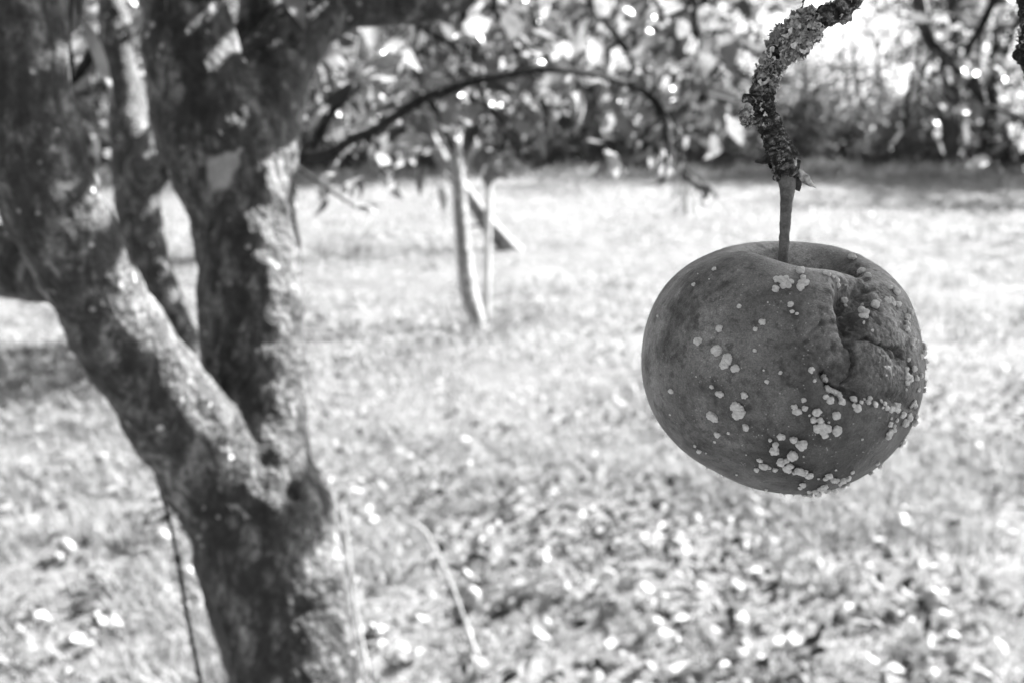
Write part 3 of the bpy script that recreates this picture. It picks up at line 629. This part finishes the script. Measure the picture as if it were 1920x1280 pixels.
PU += crop(1450, 690, [(62, 35, 16), (365, 15, 24), (398, 125, 14), (505, 95, 34), (490, 70, 18), (515, 218, 34), (560, 228, 34), (600, 250, 32), (635, 285, 28), (655, 325, 30), (505, 270, 24), (540, 300, 30), (293, 305, 22), (200, 370, 26), (232, 412, 38), (297, 380, 25), (410, 420, 40), (383, 487, 26), (450, 500, 27), (352, 455, 10), (425, 570, 38), (505, 575, 38), (460, 545, 34), (470, 590, 30), (490, 625, 30), (600, 443, 36), (610, 590, 40), (528, 515, 11), (72, 655, 32), (196, 678, 32), (275, 725, 50), (187, 825, 46), (80, 890, 40), (125, 880, 26), (165, 925, 32), (125, 950, 34), (150, 970, 28), (200, 998, 22), (245, 975, 38), (285, 995, 36), (315, 985, 22), (340, 1020, 34), (535, 1025, 32), (498, 1052, 22), (575, 1065, 32), (605, 1065, 28), (670, 1065, 36), (715, 1045, 32), (635, 1102, 22), (755, 990, 20), (597, 977, 11), (432, 1052, 12), (278, 1108, 28), (262, 1142, 20), (455, 1145, 34), (490, 1130, 32), (405, 1168, 30), (342, 1178, 22), (515, 1170, 30), (585, 1178, 28), (430, 1205, 34), (350, 1215, 28), (300, 1220, 22), (715, 1105, 20), (675, 1125, 22), (930, 1000, 24), (995, 910, 20), (1025, 940, 24), (770, 310, 30), (765, 360, 20), (805, 382, 32), (845, 320, 17), (870, 292, 15), (915, 290, 26), (905, 335, 25), (972, 355, 24), (1030, 318, 15), (1065, 345, 20), (1085, 380, 24), (1050, 380, 12), (1160, 380, 42), (1120, 385, 30), (1185, 355, 30), (1190, 400, 24), (1235, 440, 35), (1290, 460, 36), (1258, 515, 40), (1340, 325, 30), (1355, 352, 24), (1318, 360, 20), (1115, 530, 26), (1155, 550, 18), (1150, 590, 24), (1105, 620, 36), (1095, 650, 28), (1180, 500, 18), (1130, 480, 12), (1365, 465, 24), (1345, 515, 36), (1235, 700, 30), (1220, 735, 24), (1262, 660, 14), (1270, 205, 11), (1275, 80, 34), (1300, 95, 34), (1280, 130, 28), (1365, 92, 27), (1410, 70, 24), (1340, 10, 28), (1270, 10, 24), (1388, 203, 20), (1475, 130, 20), (1485, 165, 16), (1460, 210, 22), (1485, 0, 14), (1055, 915, 8), (855, 675, 12), (285, 840, 8), (105, 1213, 14), (195, 1213, 12)])
PU += crop(1190, 690, [(358, 214, 25), (342, 447, 11), (740, 178, 20), (826, 243, 35), (1058, 260, 30), (965, 365, 44), (1010, 375, 38), (985, 430, 46), (1020, 430, 42), (1276, 130, 18), (735, 445, 40), (765, 470, 40), (1070, 565, 32), (800, 632, 30), (902, 615, 14), (768, 705, 12), (582, 746, 15), (620, 793, 24), (687, 811, 9), (1303, 690, 16), (1354, 730, 27), (1337, 778, 39), (1208, 876, 25), (1225, 930, 30), (1255, 935, 30), (1174, 966, 24), (1291, 952, 17), (1347, 970, 25), (1268, 1160, 15), (595, 82, 7), (1240, 15, 9), (510, 845, 9), (690, 965, 12), (790, 1025, 10), (310, 660, 8), (240, 570, 6), (108, 290, 7), (165, 440, 6), (75, 130, 6), (845, 1055, 10), (1130, 1160, 9), (1070, 830, 8), (1400, 1195, 7), (980, 1020, 12)])
PU.sort(key=lambda t: -t[2])
import bmesh
def ico(sub):
    bm = bmesh.new(); bmesh.ops.create_icosphere(bm, subdivisions=sub, radius=1); V_ = np.array([v.co[:] for v in bm.verts]); F_ = np.array([[v.index for v in f.verts] for f in bm.faces]); bm.free(); return V_, F_
I4, I3 = ico(4), ico(3)
fmask = ((AN*(V-CAM)).sum(1) < 0) & (rows > nv*.13); idx = np.nonzero(fmask)[0]; qf = q[idx]
small = MB()
for k_, (a, b, r_) in enumerate(PU):
    jn = np.argmin((qf[:, 0]-a)**2+(qf[:, 1]-b)**2); vi = idx[jn]; n_ = AN[vi]; p_ = V[vi]; r_ = r_*pxm*.97
    if np.hypot(*(qf[jn]-(a, b))) > 30: continue
    sV, sF = I4 if r_ > 3*pxm else I3
    dsp = 1+.27*fbm(sV*1.4+k_*7.7, 3, 2)+.13*fbm(sV*3.5+k_, 5, 3)
    Q = sV*dsp[:, None]*np.array([1, rng.uniform(.88, 1.1), rng.uniform(.72, .9)])
    h_ = np.array([0, 0, 1.]) if abs(n_[2]) < .9 else np.array([1., 0, 0]); x_ = np.cross(h_, n_); x_ /= np.linalg.norm(x_); y_ = np.cross(n_, x_)
    Q = p_+n_*r_*.38+r_*(Q[:, :1]*x_+Q[:, 1:2]*y_+Q[:, 2:]*n_)
    if k_ < 100: obj('mould_pustule', Q, sF, M['mould'], apple)
    else: small.add(Q, sF)
so_ = small.obj('mould_specks', M['mould'], apple); so_['kind'] = 'stuff'

# ------------------------------------------------------------------ lichened branch and its tree
t3 = thing('apple_tree', (1.75, 1.55, 0), 'apple tree at right whose knobbly lichened branch holds the rotting apple', 'tree')
DB = .283
main = [(1476, 340, 19), (1475, 325, 25), (1473, 310, 27), (1466, 292, 26), (1458, 272, 23.5), (1447, 245, 23.5), (1437, 215, 21), (1430, 190, 23), (1433, 160, 23), (1443, 132, 23), (1458, 105, 23), (1480, 78, 22), (1512, 52, 20), (1548, 32, 19.5), (1575, 17, 22), (1598, -3, 23), (1625, -40, 24), (1660, -90, 26)]
mp_ = px_path([(a, b, c*.92, DB) for a, b, c in main]); up = px_path([(1780, -330, 24, .36)]); hi_ = [[.40, .52, 1.60, .012], [.75, .8, 1.82, .018], [1.2, 1.15, 1.95, .03], [1.6, 1.45, 1.8, .045]]
full = spline(mp_, 400)
mb = MB(); add_tube(mb, mp_, 220, 32)
def lump(rows_, d0=DB): add_tube(mb, px_path([(a, b, c, d0+e) for a, b, c, e in rows_]), 20, 16)
lump([(1425, 186, 8, 0), (1408, 186, 6, -.001), (1396, 184, 9, -.001), (1391, 184, 6, -.001)])       # small knob
lump([(1430, 215, 14, 0), (1412, 218, 14, -.001), (1399, 220, 15, -.001), (1392, 222, 8, -.001)])     # lichened bulge
lump([(1578, 15, 16, 0), (1587, 32, 13, -.001), (1589, 42, 9, -.001)])
lump([(1600, -10, 14, 0), (1575, -20, 10, 0), (1560, -50, 7, 0)])
lump([(1490, 66, 5, .001), (1500, 32, 3.5, .002), (1504, 14, 2.6, .003), (1510, -10, 2.2, .004)])
lump([(1476, 318, 14, -.002), (1484, 314, 13, -.0035), (1489, 311, 8, -.004)])
V, Nn, F = fuse(mb, .00019, 3)
u_ = np.zeros(len(V)); bd = np.full(len(V), 1e9)
cs = np.concatenate([[0], np.cumsum(np.linalg.norm(np.diff(full[:, :3], axis=0), axis=1))])
for k in range(0, 400, 2):
    dd = ((V-full[k, :3])**2).sum(1); m_ = dd < bd; bd[m_] = dd[m_]; u_[m_] = cs[k]
tn = np.gradient(full[:, :3], axis=0); 
s1 = u_+.0006*fbm(V/.004, 3, 2)
rg = lambda f, sd: noise(np.stack([s1*f, s1*0+sd, s1*0], -1), sd)
lowk = np.clip((cs[400//3]-u_)/.01, 0, 1)
disp = .00030*rg(900, 1)+.0002*rg(1900, 2)+.00055*fbm(V/.0026, 5, 3)+.00016*fbm(V/.0007, 6, 2)
cr = np.abs(noise(V/np.array([.0016, .0016, .0016]), 12)); disp -= .00035*np.exp(-(cr/.07)**2)
V = V+Nn*disp[:, None]
branch = obj('branch', V, F, M['ring_bark'], t3)
at = branch.data.attributes.new('ring', 'FLOAT', 'POINT'); at.data.foreach_set('value', np.clip(.5+.5*rg(900, 1)+.5*rg(1900, 2)+.35*rg(3500, 4), 0, 1).astype(np.float32))
# buds and spurs
def spur(rows_, name, m_, flare=.12, d0=DB):
    p = px_path([(a, b, c, d0+e) for a, b, c, e in rows_]); V_, F_, F3_ = tube(p, 40, 28); c_ = V_.mean(0)
    V_ = V_+(V_-c_)*(flare*fbm(V_/.0014, 23, 3))[:, None]; obj(name, V_, [F_, F3_], m_, t3)
spur([(1500, 322, 7, -.002), (1506, 332, 9, -.002), (1514, 341, 7.5, -.002), (1522, 348, 4, -.002), (1529, 352, .8, -.002)], 'bud', M['bud'], .25)
spur([(1447, 300, 7, .0), (1436, 300, 9, .0), (1428, 303, 6, .0), (1418, 303, 1, .0)], 'bud', M['bark_dark'], .35)
spur([(1476, 320, 7, -.003), (1483, 312, 9, -.0038), (1489, 305, 6, -.0038), (1493, 300, 2, -.0035)], 'bud', M['bud'], .22)
spur([(1490, 335, 8, -.001), (1495, 347, 8, -.001), (1500, 356, 3, -.001)], 'bud', M['twig'], .5)
# peeling bud scales round the tip
mb = MB(); 
for k in range(16):
    i = rng.uniform(0, .2); c = full[int(i*399)]; a = rng.uniform(0, 6.283); t_ = tn[int(i*399)]; t_ = t_/np.linalg.norm(t_)
    h_ = np.cross(t_, [0, 1, 0]); h_ /= np.linalg.norm(h_); b_ = np.cross(t_, h_); nn = h_*math.cos(a)+b_*math.sin(a)
    V_, F_ = place(*leaf_template(6, .3, .3, .8), (c[:3]+nn*c[3]*1.0)[None], (np.cross(t_, nn)*1+nn*.35+t_*rng.normal(0, .3))[None], nn[None], np.array([rng.uniform(.0012, .0026)])); mb.add(V_, F_)
mb.obj('bud_scales', M['ring_bark'], t3)
# foliose lichen: ragged lobed flakes standing off the bark
def flakes(n, u0, u1, s0, s1, lift, tilt, sel=None, amax=math.pi, a0=0., base=None):
    c0 = base if base is not None else full; L = len(c0); tt = np.gradient(c0[:, :3], axis=0)
    i = rng.uniform(u0, u1, n)*(L-1); i = i.astype(int); a = a0+rng.uniform(-amax, amax, n)
    t_ = tt[i]/np.linalg.norm(tt[i], axis=1)[:, None]; h_ = np.cross(t_, np.array([0, 1., 0])); h_ /= np.linalg.norm(h_, axis=1)[:, None]; b_ = np.cross(t_, h_)
    nn = h_*np.cos(a)[:, None]+b_*np.sin(a)[:, None]; pos = c0[i, :3]+nn*(c0[i, 3]*rng.uniform(.97, 1.0+lift, n))[:, None]
    K = 14; th = np.linspace(0, 2*math.pi, K, endpoint=False)
    rr_ = (1+.35*np.cos(th[None]*rng.integers(2, 5, n)[:, None]+rng.uniform(0, 6, n)[:, None])+.22*rng.normal(0, 1, (n, K)))
    T = np.zeros((n, 1+2*K, 3)); 
    T[:, 1:1+K, 0] = .55*rr_*np.cos(th); T[:, 1:1+K, 1] = .55*rr_*np.sin(th)*.8; T[:, 1:1+K, 2] = .12*rng.normal(0, 1, (n, K))+.1
    T[:, 1+K:, 0] = rr_*np.cos(th); T[:, 1+K:, 1] = rr_*np.sin(th)*.8; T[:, 1+K:, 2] = .35*rng.normal(0, 1, (n, K))+.25
    F3_ = np.array([[0, 1+k, 1+(k+1) % K] for k in range(K)]); F4_ = np.array([[1+k, 1+K+k, 1+K+(k+1) % K, 1+(k+1) % K] for k in range(K)])
    z = nn+tilt*rng.normal(0, 1, (n, 3)); y = rng.normal(0, 1, (n, 3)); y -= z*((y*z).sum(1)/(z*z).sum(1))[:, None]
    sz = rng.uniform(s0, s1, n)
    V_, f3 = place(T, F3_, pos, y, z, sz); _, f4 = place(T, F4_, pos, y, z, sz)
    s0_ = lich.n; lich.V.append(V_); lich.n += len(V_); lich.F.setdefault(3, []).append(f3+s0_); lich.F.setdefault(4, []).append(f4+s0_)
lich = MB()
def ufrac(px, py):
    qq, _ = proj(full[:, :3]); return np.argmin((qq[:, 0]-px)**2+(qq[:, 1]-py)**2)/399
uA, uB, uC, uD = ufrac(1433, 165), ufrac(1460, 103), ufrac(1475, 83), ufrac(1530, 42)
flakes(210, uA, uC, .0005, .0014, .06, .3)
flakes(420, uC-.02, uD, .0007, .0019, .5, .8)
flakes(160, uC, uD-.02, .0006, .0013, .95, 1.1, amax=1.3, a0=math.pi)
flakes(120, uC, uD-.02, .0006, .0013, .95, 1.1, amax=1.3, a0=math.pi*1.6)
flakes(35, .3, uA, .0003, .0009, .02, .2)
flakes(50, uD, uD+.15, .0003, .0007, .1, .6)
kb = np.array([list(P(a, b, DB-.001))+[r_*DB/FPX] for a, b, r_ in ((1410, 217, 13), (1404, 218, 15), (1399, 220, 15), (1394, 221, 12), (1390, 222, 6))])
flakes(150, 0, 1, .0003, .0008, .12, .7, base=spline(kb, 60))
lich.obj('lichen', M['lichen'], t3)
# rest of the bough, out to the trunk
mb = MB(); add_tube(mb, [mp_[-2], mp_[-1]]+up+hi_, 60, 16, .1)
edge = px_path([(1905, -260, 24, .33), (1932, -60, 24, .305), (1938, 40, 24, .30), (1934, 100, 23, .30), (1946, 150, 18, .30), (1990, 230, 12, .30), (2060, 300, 8, .30)])
V, F, F3 = tube(edge, 300, 40); cE = spline(edge, 300); rad = V[:12000].reshape(300, 40, 3)-cE[:, None, :3]; rad /= np.linalg.norm(rad, axis=2)[..., None]
dE = .0009*fbm(V[:12000]/.0028, 3, 4)+.0003*fbm(V[:12000]/.0006, 3, 2)
qE, _ = proj(V[:12000]); dE = dE+.0018*np.exp(-((qE[:, 0]-1908)/16)**2-((qE[:, 1]-106)/12)**2); V[:12000] += rad.reshape(-1, 3)*dE[:, None]
s0_ = mb.n; 
obj('branch', V, [F, F3], M['ring_bark'], t3)
add_tube(mb, [edge[0], list(P(1850, -500, .45))+[.006], [.40, .52, 1.60, .010]], 16, 12)
lich = MB(); flakes(90, .35, .55, .0004, .0009, .1, .8, base=spline(edge, 100)); lich.obj('lichen', M['lichen'], t3)
add_tube(mb, [[1.75, 1.55, -.1, .12], [1.72, 1.53, .1, .10], [1.68, 1.5, .8, .085], [1.65, 1.48, 1.5, .075], [1.6, 1.45, 1.9, .06], [1.5, 1.6, 2.4, .05], [1.4, 1.9, 3.1, .03]], 50, 18)
add_tube(mb, [[1.6, 1.45, 1.8, .05], [1.45, 1.8, 2.1, .035], [1.25, 2.2, 2.15, .025]]+px_path([(1700, -140, 14, 2.5), (1722, -10, 13, 2.5), (1742, 75, 11, 2.5), (1790, 120, 9, 2.5), (1825, 140, 8, 2.5), (1842, 190, 8, 2.5), (1846, 225, 5, 2.5)]), 60, 10, .1)
V, F = mb.get(); obj('trunk', V, F, M['bark'], t3)
wood, crown = MB(), MB()
BR = [[(1722, 0, 11, 2.5), (1742, 75, 11, 2.5), (1790, 120, 9, 2.5), (1842, 190, 8, 2.5)], [(1890, -80, 8, 2.45), (1855, 20, 8, 2.5), (1820, 85, 8, 2.5), (1808, 110, 7, 2.5)],
      [(1742, 28, 6, 2.5), (1775, 28, 5, 2.6), (1810, 45, 4, 2.7)], [(1850, 200, 4, 2.5), (1900, 215, 5, 2.5), (1940, 240, 5, 2.5)], [(1760, 90, 4, 2.5), (1730, 130, 4, 2.5), (1725, 150, 3, 2.5)], [(1830, 140, 6, 2.5), (1850, 60, 5, 2.7), (1900, 40, 4, 2.9)]]
BR += [[(1980, -60, 8, 2.8), (1900, 60, 6, 2.8), (1880, 140, 4, 2.8)], [(1700, -140, 8, 2.9), (1650, -60, 5, 3.0), (1640, 10, 3, 3.0)], [(2000, 120, 6, 2.6), (1930, 150, 4, 2.6), (1880, 170, 3, 2.6)]]
for k_, L in enumerate(BR):
    p = px_path(L); add_tube(wood, p, 24, 8, .2, k_); leafy_twigs(wood, crown, p, [11, 9, 8, 7, 7, 9, 9, 5, 7][k_], .18, .055, .002, .055, .4, 1, .8)
# shading foliage on the bough between sun and fruit
for pth in ([[.36, .46, 1.58, .008], [.46, .58, 1.58, .006], [.55, .72, 1.62, .004]], [[.40, .52, 1.60, .01], [.42, .50, 1.50, .006], [.46, .5, 1.44, .004]], [[.45, .56, 1.64, .012], [.75, .8, 1.82, .018]], [[.75, .8, 1.82, .01], [.6, .7, 1.75, .006], [.5, .62, 1.68, .004]],
            [[1.2, 1.15, 1.95, .02], [1.2, .8, 2.1, .01], [1.0, .5, 2.1, .006]]):
    add_tube(wood, pth, 14, 8); leafy_twigs(wood, crown, pth, 14, .16, .062, .0018, .028, .1, 1, .2)
rng_keep = rng; rng = np.random.default_rng(99); sd = np.array(SUND)      # spray on the bough that shades the fruit
tw = np.array([P(1580, 600, .26)+sd*t_ for t_ in (.42, .52, .62, .74)]); tw[:, :] += rng.normal(0, .012, tw.shape)
add_tube(wood, [[.55, .72, 1.62, .004]]+[[*q, .0022] for q in tw[::-1]], 20, 6)
q_ = tw[rng.integers(0, 4, 46)]+rng.normal(0, .028, (46, 3)); leaves(crown, q_, rng.normal(0, 1, (46, 3)), np.full(46, .06)); rng = rng_keep
wood.obj('branches', M['twig'], t3); crown.obj('crown', M['leaf'], t3)

# ------------------------------------------------------------------ young tree with stake
g0 = ground_at(898, 618); D4 = depth(g0)
t4 = thing('young_tree', (g0[0], g0[1], 0), 'slender young tree with a lit edge standing on the lawn beside its pale stake', 'tree')
mb = MB(); sp = px_path([(905, 640, 17), (898, 612, 15), (886, 575, 16), (876, 530, 15.5), (870, 480, 15), (865, 420, 14), (861, 360, 13), (856, 300, 12), (848, 240, 11), (840, 170, 9), (835, 60, 6)], D4)
add_tube(mb, sp, 60, 14, .15)
add_tube(mb, px_path([(856, 310, 9), (830, 250, 7), (780, 180, 6), (720, 130, 4)], D4), 20, 8); add_tube(mb, px_path([(858, 300, 9), (885, 240, 7), (930, 170, 6), (990, 130, 4)], D4), 20, 8)
mb.obj('trunk', M['bark_far'], t4)
wood, crown = MB(), MB()
for k in range(20):
    a, b = rng.uniform(640, 1080), rng.uniform(-120, 200); s0_ = rng.uniform(120, 290)
    p = px_path([(858-(1-s0_/300)*20, s0_, 5, D4), ((858+a)/2, (s0_+b)/2+20, 3, D4+rng.uniform(-.5, .5)), (a, b, 2, D4+rng.uniform(-.9, .9))]); add_tube(wood, p, 12, 6)
    leafy_twigs(wood, crown, p, 10, .4, .075, .002, .06, .4, 1, .4, .25)
wood.obj('branches', M['bark_dark'], t4); crown.obj('crown', M['leaf'], t4)
gs = ground_at(913, 600); Ds = depth(gs)
st = MB(); add_tube(st, px_path([(913, 612, 6.5), (914, 500, 6.5), (916, 400, 6.8), (917, 304, 7)], Ds), 12, 10, .05)
t = thing('stake', (gs[0], gs[1], 0), 'thin pale upright stake beside the slender young tree', 'stake'); st.obj('post', M['pale_wood'], t)
s2 = MB(); add_tube(s2, px_path([(917, 420, 3), (890, 424, 2.5), (866, 428, 3)], Ds), 8, 6); s2.obj('tie', M['twig'], t)
# leaning trunk behind
gl = ground_at(955, 470); Dl = depth(gl)
t5 = thing('leaning_tree', (gl[0], gl[1], 0), 'leaning grey trunk rising to the left behind the slender young tree', 'tree')
mb = MB(); add_tube(mb, px_path([(968, 480, 20), (950, 462, 17), (915, 420, 15), (880, 372, 14), (845, 325, 13), (818, 280, 12), (780, 200, 11), (740, 100, 9), (700, -60, 7)], Dl), 50, 14, .15); mb.obj('trunk', M['prop'], t5)
wood, crown = MB(), MB()
for k in range(22):
    s_ = rng.uniform(0, 1); sx_, sy_ = 800-90*s_, 240-280*s_; a, b = sx_+rng.uniform(-260, 200), sy_+rng.uniform(-160, 60)
    p = px_path([(sx_, sy_, 4, Dl), (a, b, 2, Dl+rng.uniform(-1.2, 1.2))]); add_tube(wood, p, 8, 6); leafy_twigs(wood, crown, p, 9, .5, .085, .003, .07, .3, 1, .4, .2)
wood.obj('branches', M['bark_dark'], t5); crown.obj('crown', M['leaf'], t5)
# faint pale post
gp_ = ground_at(1286, 402); Dp = depth(gp_); mb = MB(); add_tube(mb, px_path([(1286, 408, 6), (1286, 375, 6), (1286, 348, 6)], Dp), 8, 10)
tag(mb.obj('post', M['pale_wood'], origin=(gp_[0], gp_[1], 0)), 'short faint pale post out on the far lawn', 'post')

# dead weeds in the near grass
for k, pts in enumerate(([(895, 1230), (870, 1160), (840, 1080), (800, 1000), (770, 975)], [(690, 1260), (665, 1130), (650, 1010), (640, 940)])):
    gq = ground_at(*pts[0]); dq = depth(gq); mb = MB(); add_tube(mb, px_path([(a, b, 4-.4*i_) for i_, (a, b) in enumerate(pts)], dq*.92), 20, 6)
    p0 = P(*pts[0], dq*.92); add_tube(mb, [[p0[0], p0[1]+.03, -.01, .003], [*p0, .0025]], 4, 6)
    tag(mb.obj('grass_stalk', M['pale_wood'], origin=gq), ('pale dry stalk arching up from the litter at bottom centre', 'faint dry stalk rising just right of the thick trunk')[k], 'plant')

# ------------------------------------------------------------------ woodland behind
def far_tree(h, cr, ntw, label, base_cr=.25, lsz=.16, tr=.16, seed=1):
    root = thing('woodland_tree', (0, 0, 0), label, 'tree'); wood, crown = MB(), MB()
    r2 = np.random.default_rng(seed)
    tp = [[0, 0, -.2, tr*1.4], [.05, 0, .3, tr*1.1], [r2.normal(0, .15), r2.normal(0, .15), h*.35, tr*.8], [r2.normal(0, .3), r2.normal(0, .3), h*.65, tr*.5], [r2.normal(0, .3), 0, h*.95, tr*.12]]
    add_tube(wood, tp, 30, 12, .15); s_ = spline(tp, 50)
    cp = []
    for k in range(ntw):
        i = int(50*(base_cr+(.97-base_cr)*r2.uniform())); z0 = s_[i]; f = i/50
        L = cr*(1.15-.75*abs(f-.5))*r2.uniform(.5, 1); a = r2.uniform(0, 6.283); e = r2.uniform(-.15, .7)
        p2 = z0[:3]+L*np.array([math.cos(a)*math.cos(e), math.sin(a)*math.cos(e), math.sin(e)]); mid = (z0[:3]+p2)/2+r2.normal(0, .12, 3)
        add_tube(wood, [[*z0[:3], tr*.22], [*mid, tr*.14], [*p2, tr*.05]], 8, 6)
        for q_ in range(3): cp.append(((mid if q_ == 0 else p2)+r2.normal(0, .25*cr*.4, 3), cr*.22*r2.uniform(.6, 1.3)))
    for c_, r_ in cp:
        m_ = int(34); d_ = r2.normal(0, 1, (m_, 3)); d_ /= np.linalg.norm(d_, axis=1)[:, None]; pos = c_+d_*(r_*r2.uniform(.3, 1.15, m_)**.6)[:, None]
        leaves(crown, pos, d_, np.full(m_, lsz))
    wood.obj('trunk', M['bark_dark'], root); crown.obj('crown', M['far_leaf'], root); return root
def far_bush(label, seed):
    root = thing('bush', (0, 0, 0), label, 'bush'); r2 = np.random.default_rng(seed); crown = MB(); wood = MB()
    for k in range(16):
        a = r2.uniform(0, 6.28); p2 = np.array([math.cos(a)*r2.uniform(.2, 1.1), math.sin(a)*r2.uniform(.2, .8), r2.uniform(.3, 1.5)])
        add_tube(wood, [[0, 0, -.1, .03], [*(p2*.6), .02], [*p2, .01]], 6, 5)
        for q_ in range(3):
            m_ = 40; d_ = r2.normal(0, 1, (m_, 3)); d_ /= np.linalg.norm(d_, axis=1)[:, None]; leaves(crown, p2*np.array([1, 1, r2.uniform(.3, 1)])+d_*(.4*r2.uniform(.2, 1.1, m_))[:, None], d_, np.full(m_, .12))
    wood.obj('stems', M['bark_dark'], root); crown.obj('foliage', M['dark_leaf'], root); return root
protos = [far_tree(7.5, 2.6, 60, '', .07, .16, .15, 1), far_tree(9.5, 2.6, 64, '', .12, .15, .17, 2), far_tree(6, 2.4, 54, '', .05, .14, .11, 3)]
def where(px):
    return ('behind the left limb', 'behind the big fork', 'behind the slender young tree', 'behind the hanging boughs', 'between boughs and lichened branch', 'behind the lichened branch', 'below the bright sky gap', 'at the right end of the wood')[min(7, max(0, int(px/240)))]
used = [False]*3; cnt = {}
TR = []; TL = []
for k, px in enumerate(np.r_[np.linspace(-1700, -430, 7), np.linspace(-250, 2200, 15)]):
    TR.append((px+rng.uniform(-50, 50), rng.uniform(29, 33), 'front'))
for k, px in enumerate(np.linspace(-300, 2300, 13)):
    if 1520 < px < 1730 or (px > 1000 and k % 2): continue
    TR.append((px+rng.uniform(-60, 60), rng.uniform(38, 44), 'middle'))
for k, px in enumerate(np.linspace(-300, 2300, 11)):
    if 1000 < px < 2000 or 1480 < px < 1760: continue
    TR.append((px+rng.uniform(-60, 60), rng.uniform(50, 58), 'back'))
for k, (px, yy, row) in enumerate(TR):
    t = k % 3
    o = protos[t] if not used[t] else copy_tree(protos[t])
    used[t] = True; s_ = rng.uniform(.85, 1.2)
    if row == 'front' and 500 < px and not 1450 < px < 1760: s_ *= 1.35
    if 1480 < px < 1760: s_ *= .62
    o.location = ((px-960)/FPX*yy*1.0, yy, 0); o.scale = (s_,)*3; o.rotation_euler[2] = rng.uniform(0, 6.28)
    look = ('broad', 'tall', 'low bushy')[t]; TL.append((o, px, row, look))
NTH = 'first second third fourth fifth sixth seventh eighth ninth tenth eleventh twelfth thirteenth fourteenth fifteenth sixteenth seventeenth eighteenth nineteenth twentieth'.split()
def order_labels(L, phrase, out):
    for row in sorted(set(q[2] for q in L)):
        R_ = sorted([q for q in L if q[2] == row], key=lambda q: q[1]); ins = [q for q in R_ if 0 <= q[1] <= 1920]
        lo = [q for q in R_ if q[1] < 0][::-1]; hi = [q for q in R_ if q[1] > 1920]
        for n_, q in enumerate(ins): q[0]['label'] = phrase(q[3], row, NTH[n_]+' from the left')
        for side, LL in (('left', lo), ('right', hi)):
            for n_, q in enumerate(LL): q[0]['label'] = phrase(q[3], row, f'{NTH[n_]} beyond the {side} edge')
        for q in R_: q[0]['group'] = out
order_labels(TL, lambda a, b, c: f'{a} leafy tree, {c} in the {b} row of the wood', 'trees of the wood beyond the lawn')
for k, (x_, y_) in enumerate(((18.5, 23), (23, 19.5), (27, 26), (31, 22), (23, 30), (37, 28), (18, 29.5))):
    o = copy_tree(protos[k % 2]); o.location = (x_, y_, 0); s_ = rng.uniform(1.3, 1.6); o.scale = (s_,)*3; o.rotation_euler[2] = rng.uniform(0, 6.28)
    o['label'] = f'big leafy tree outside the right edge, {NTH[k]} of those shading the far lawn'; o['group'] = 'shade trees beyond the right edge'
# the dark thick trunk at right
gr = ground_at(1785, 316); t6 = thing('dark_tree', (gr[0], gr[1], 0), 'thick dark trunk at the lawn edge under the bright speckled leaves at right', 'tree')
dr = depth(gr); mb = MB(); add_tube(mb, px_path([(1786, 322, 34), (1784, 280, 20), (1783, 200, 17), (1782, 120, 16), (1790, 0, 14), (1800, -150, 10)], dr), 20, 12, .1)
add_tube(mb, px_path([(1784, 180, 8), (1815, 110, 7), (1850, 20, 6)], dr), 10, 8); mb.obj('trunk', M['bark_dark'], t6)
crown = MB(); 
for k in range(60):
    c_ = P(rng.uniform(1640, 1980), rng.uniform(-350, 60), dr+rng.uniform(-1.5, 1.5)); d_ = rng.normal(0, 1, (40, 3)); d_ /= np.linalg.norm(d_, axis=1)[:, None]; leaves(crown, c_+d_*rng.uniform(.1, .7, (40, 1)), d_, np.full(40, .14))
crown.obj('crown', M['far_leaf'], t6)
for px in (1590, 1612, 1655):
    gq = ground_at(px, 302); dq = depth(gq); mb = MB(); add_tube(mb, px_path([(px, 306, 6), (px+4, 220, 5), (px-8, 130, 4), (px-14, 60, 2)], dq), 14, 8, .1)
    add_tube(mb, px_path([(px+2, 200, 3), (px+26, 150, 2), (px+30, 110, 1.5)], dq), 8, 6)
    t = thing('bare_sapling', (gq[0], gq[1], 0), {1590: 'thin dark bare sapling nearest the lichened branch', 1612: 'thin bare sapling, middle one under the sky gap', 1655: 'thin bare sapling nearest the thick dark trunk'}[px], 'tree'); mb.obj('trunk', M['prop'], t)
bp = [far_bush('', 11), far_bush('', 12)]; ub = [False]*2; BL = []; BIGF = []
for b_ in bp:
    me_ = [c for c in b_.children if c.name.startswith('foliage')][0].data.copy(); me_.materials[0] = M['far_leaf']; BIGF.append(me_)
for k, px in enumerate(np.r_[np.linspace(-1700, -300, 9), np.linspace(-200, 2150, 24)]):
    t = k % 2; o = bp[t] if not ub[t] else copy_tree(bp[t]); ub[t] = True
    yy = 27.5+rng.uniform(0, 2.5)+(2 if px > 1400 else 0); o.location = ((px-960)/FPX*yy, yy, 0); s_ = rng.uniform(.7, 1.2)*(.75 if 1450 < px < 1750 else 1); o.scale = (s_*1.3, s_, s_*.9); o.rotation_euler[2] = rng.uniform(0, 6.28)
    BL.append((o, px, 'hedge', 'dark'))
order_labels(BL, lambda a, b, c: f'{a} low bush, {c} along the lawn edge', 'dark bushes along the lawn edge')
BL = []
for k, (px, dy_) in enumerate(((1440, 1), (1490, 4), (1560, 2), (1600, 5), (1650, 3.5), (1700, 5), (1745, 2.5), (1130, 3), (1290, 2))):
    o = copy_tree(bp[k % 2]); yy = 31+dy_; o.location = ((px-960)/FPX*yy, yy, 0); s_ = rng.uniform(1.4, 1.8); o.scale = (s_, s_, s_); o.rotation_euler[2] = rng.uniform(0, 6.28)
    BL.append((o, px, 'thicket', 'tall'))
    for ch in o.children:
        if ch.name.startswith('foliage'): ch.data = BIGF[k % 2]
order_labels(BL, lambda a, b, c: f'{a} leafy shrub behind the low bushes, {c}', 'tall shrubs behind the low bushes')
print('done build')
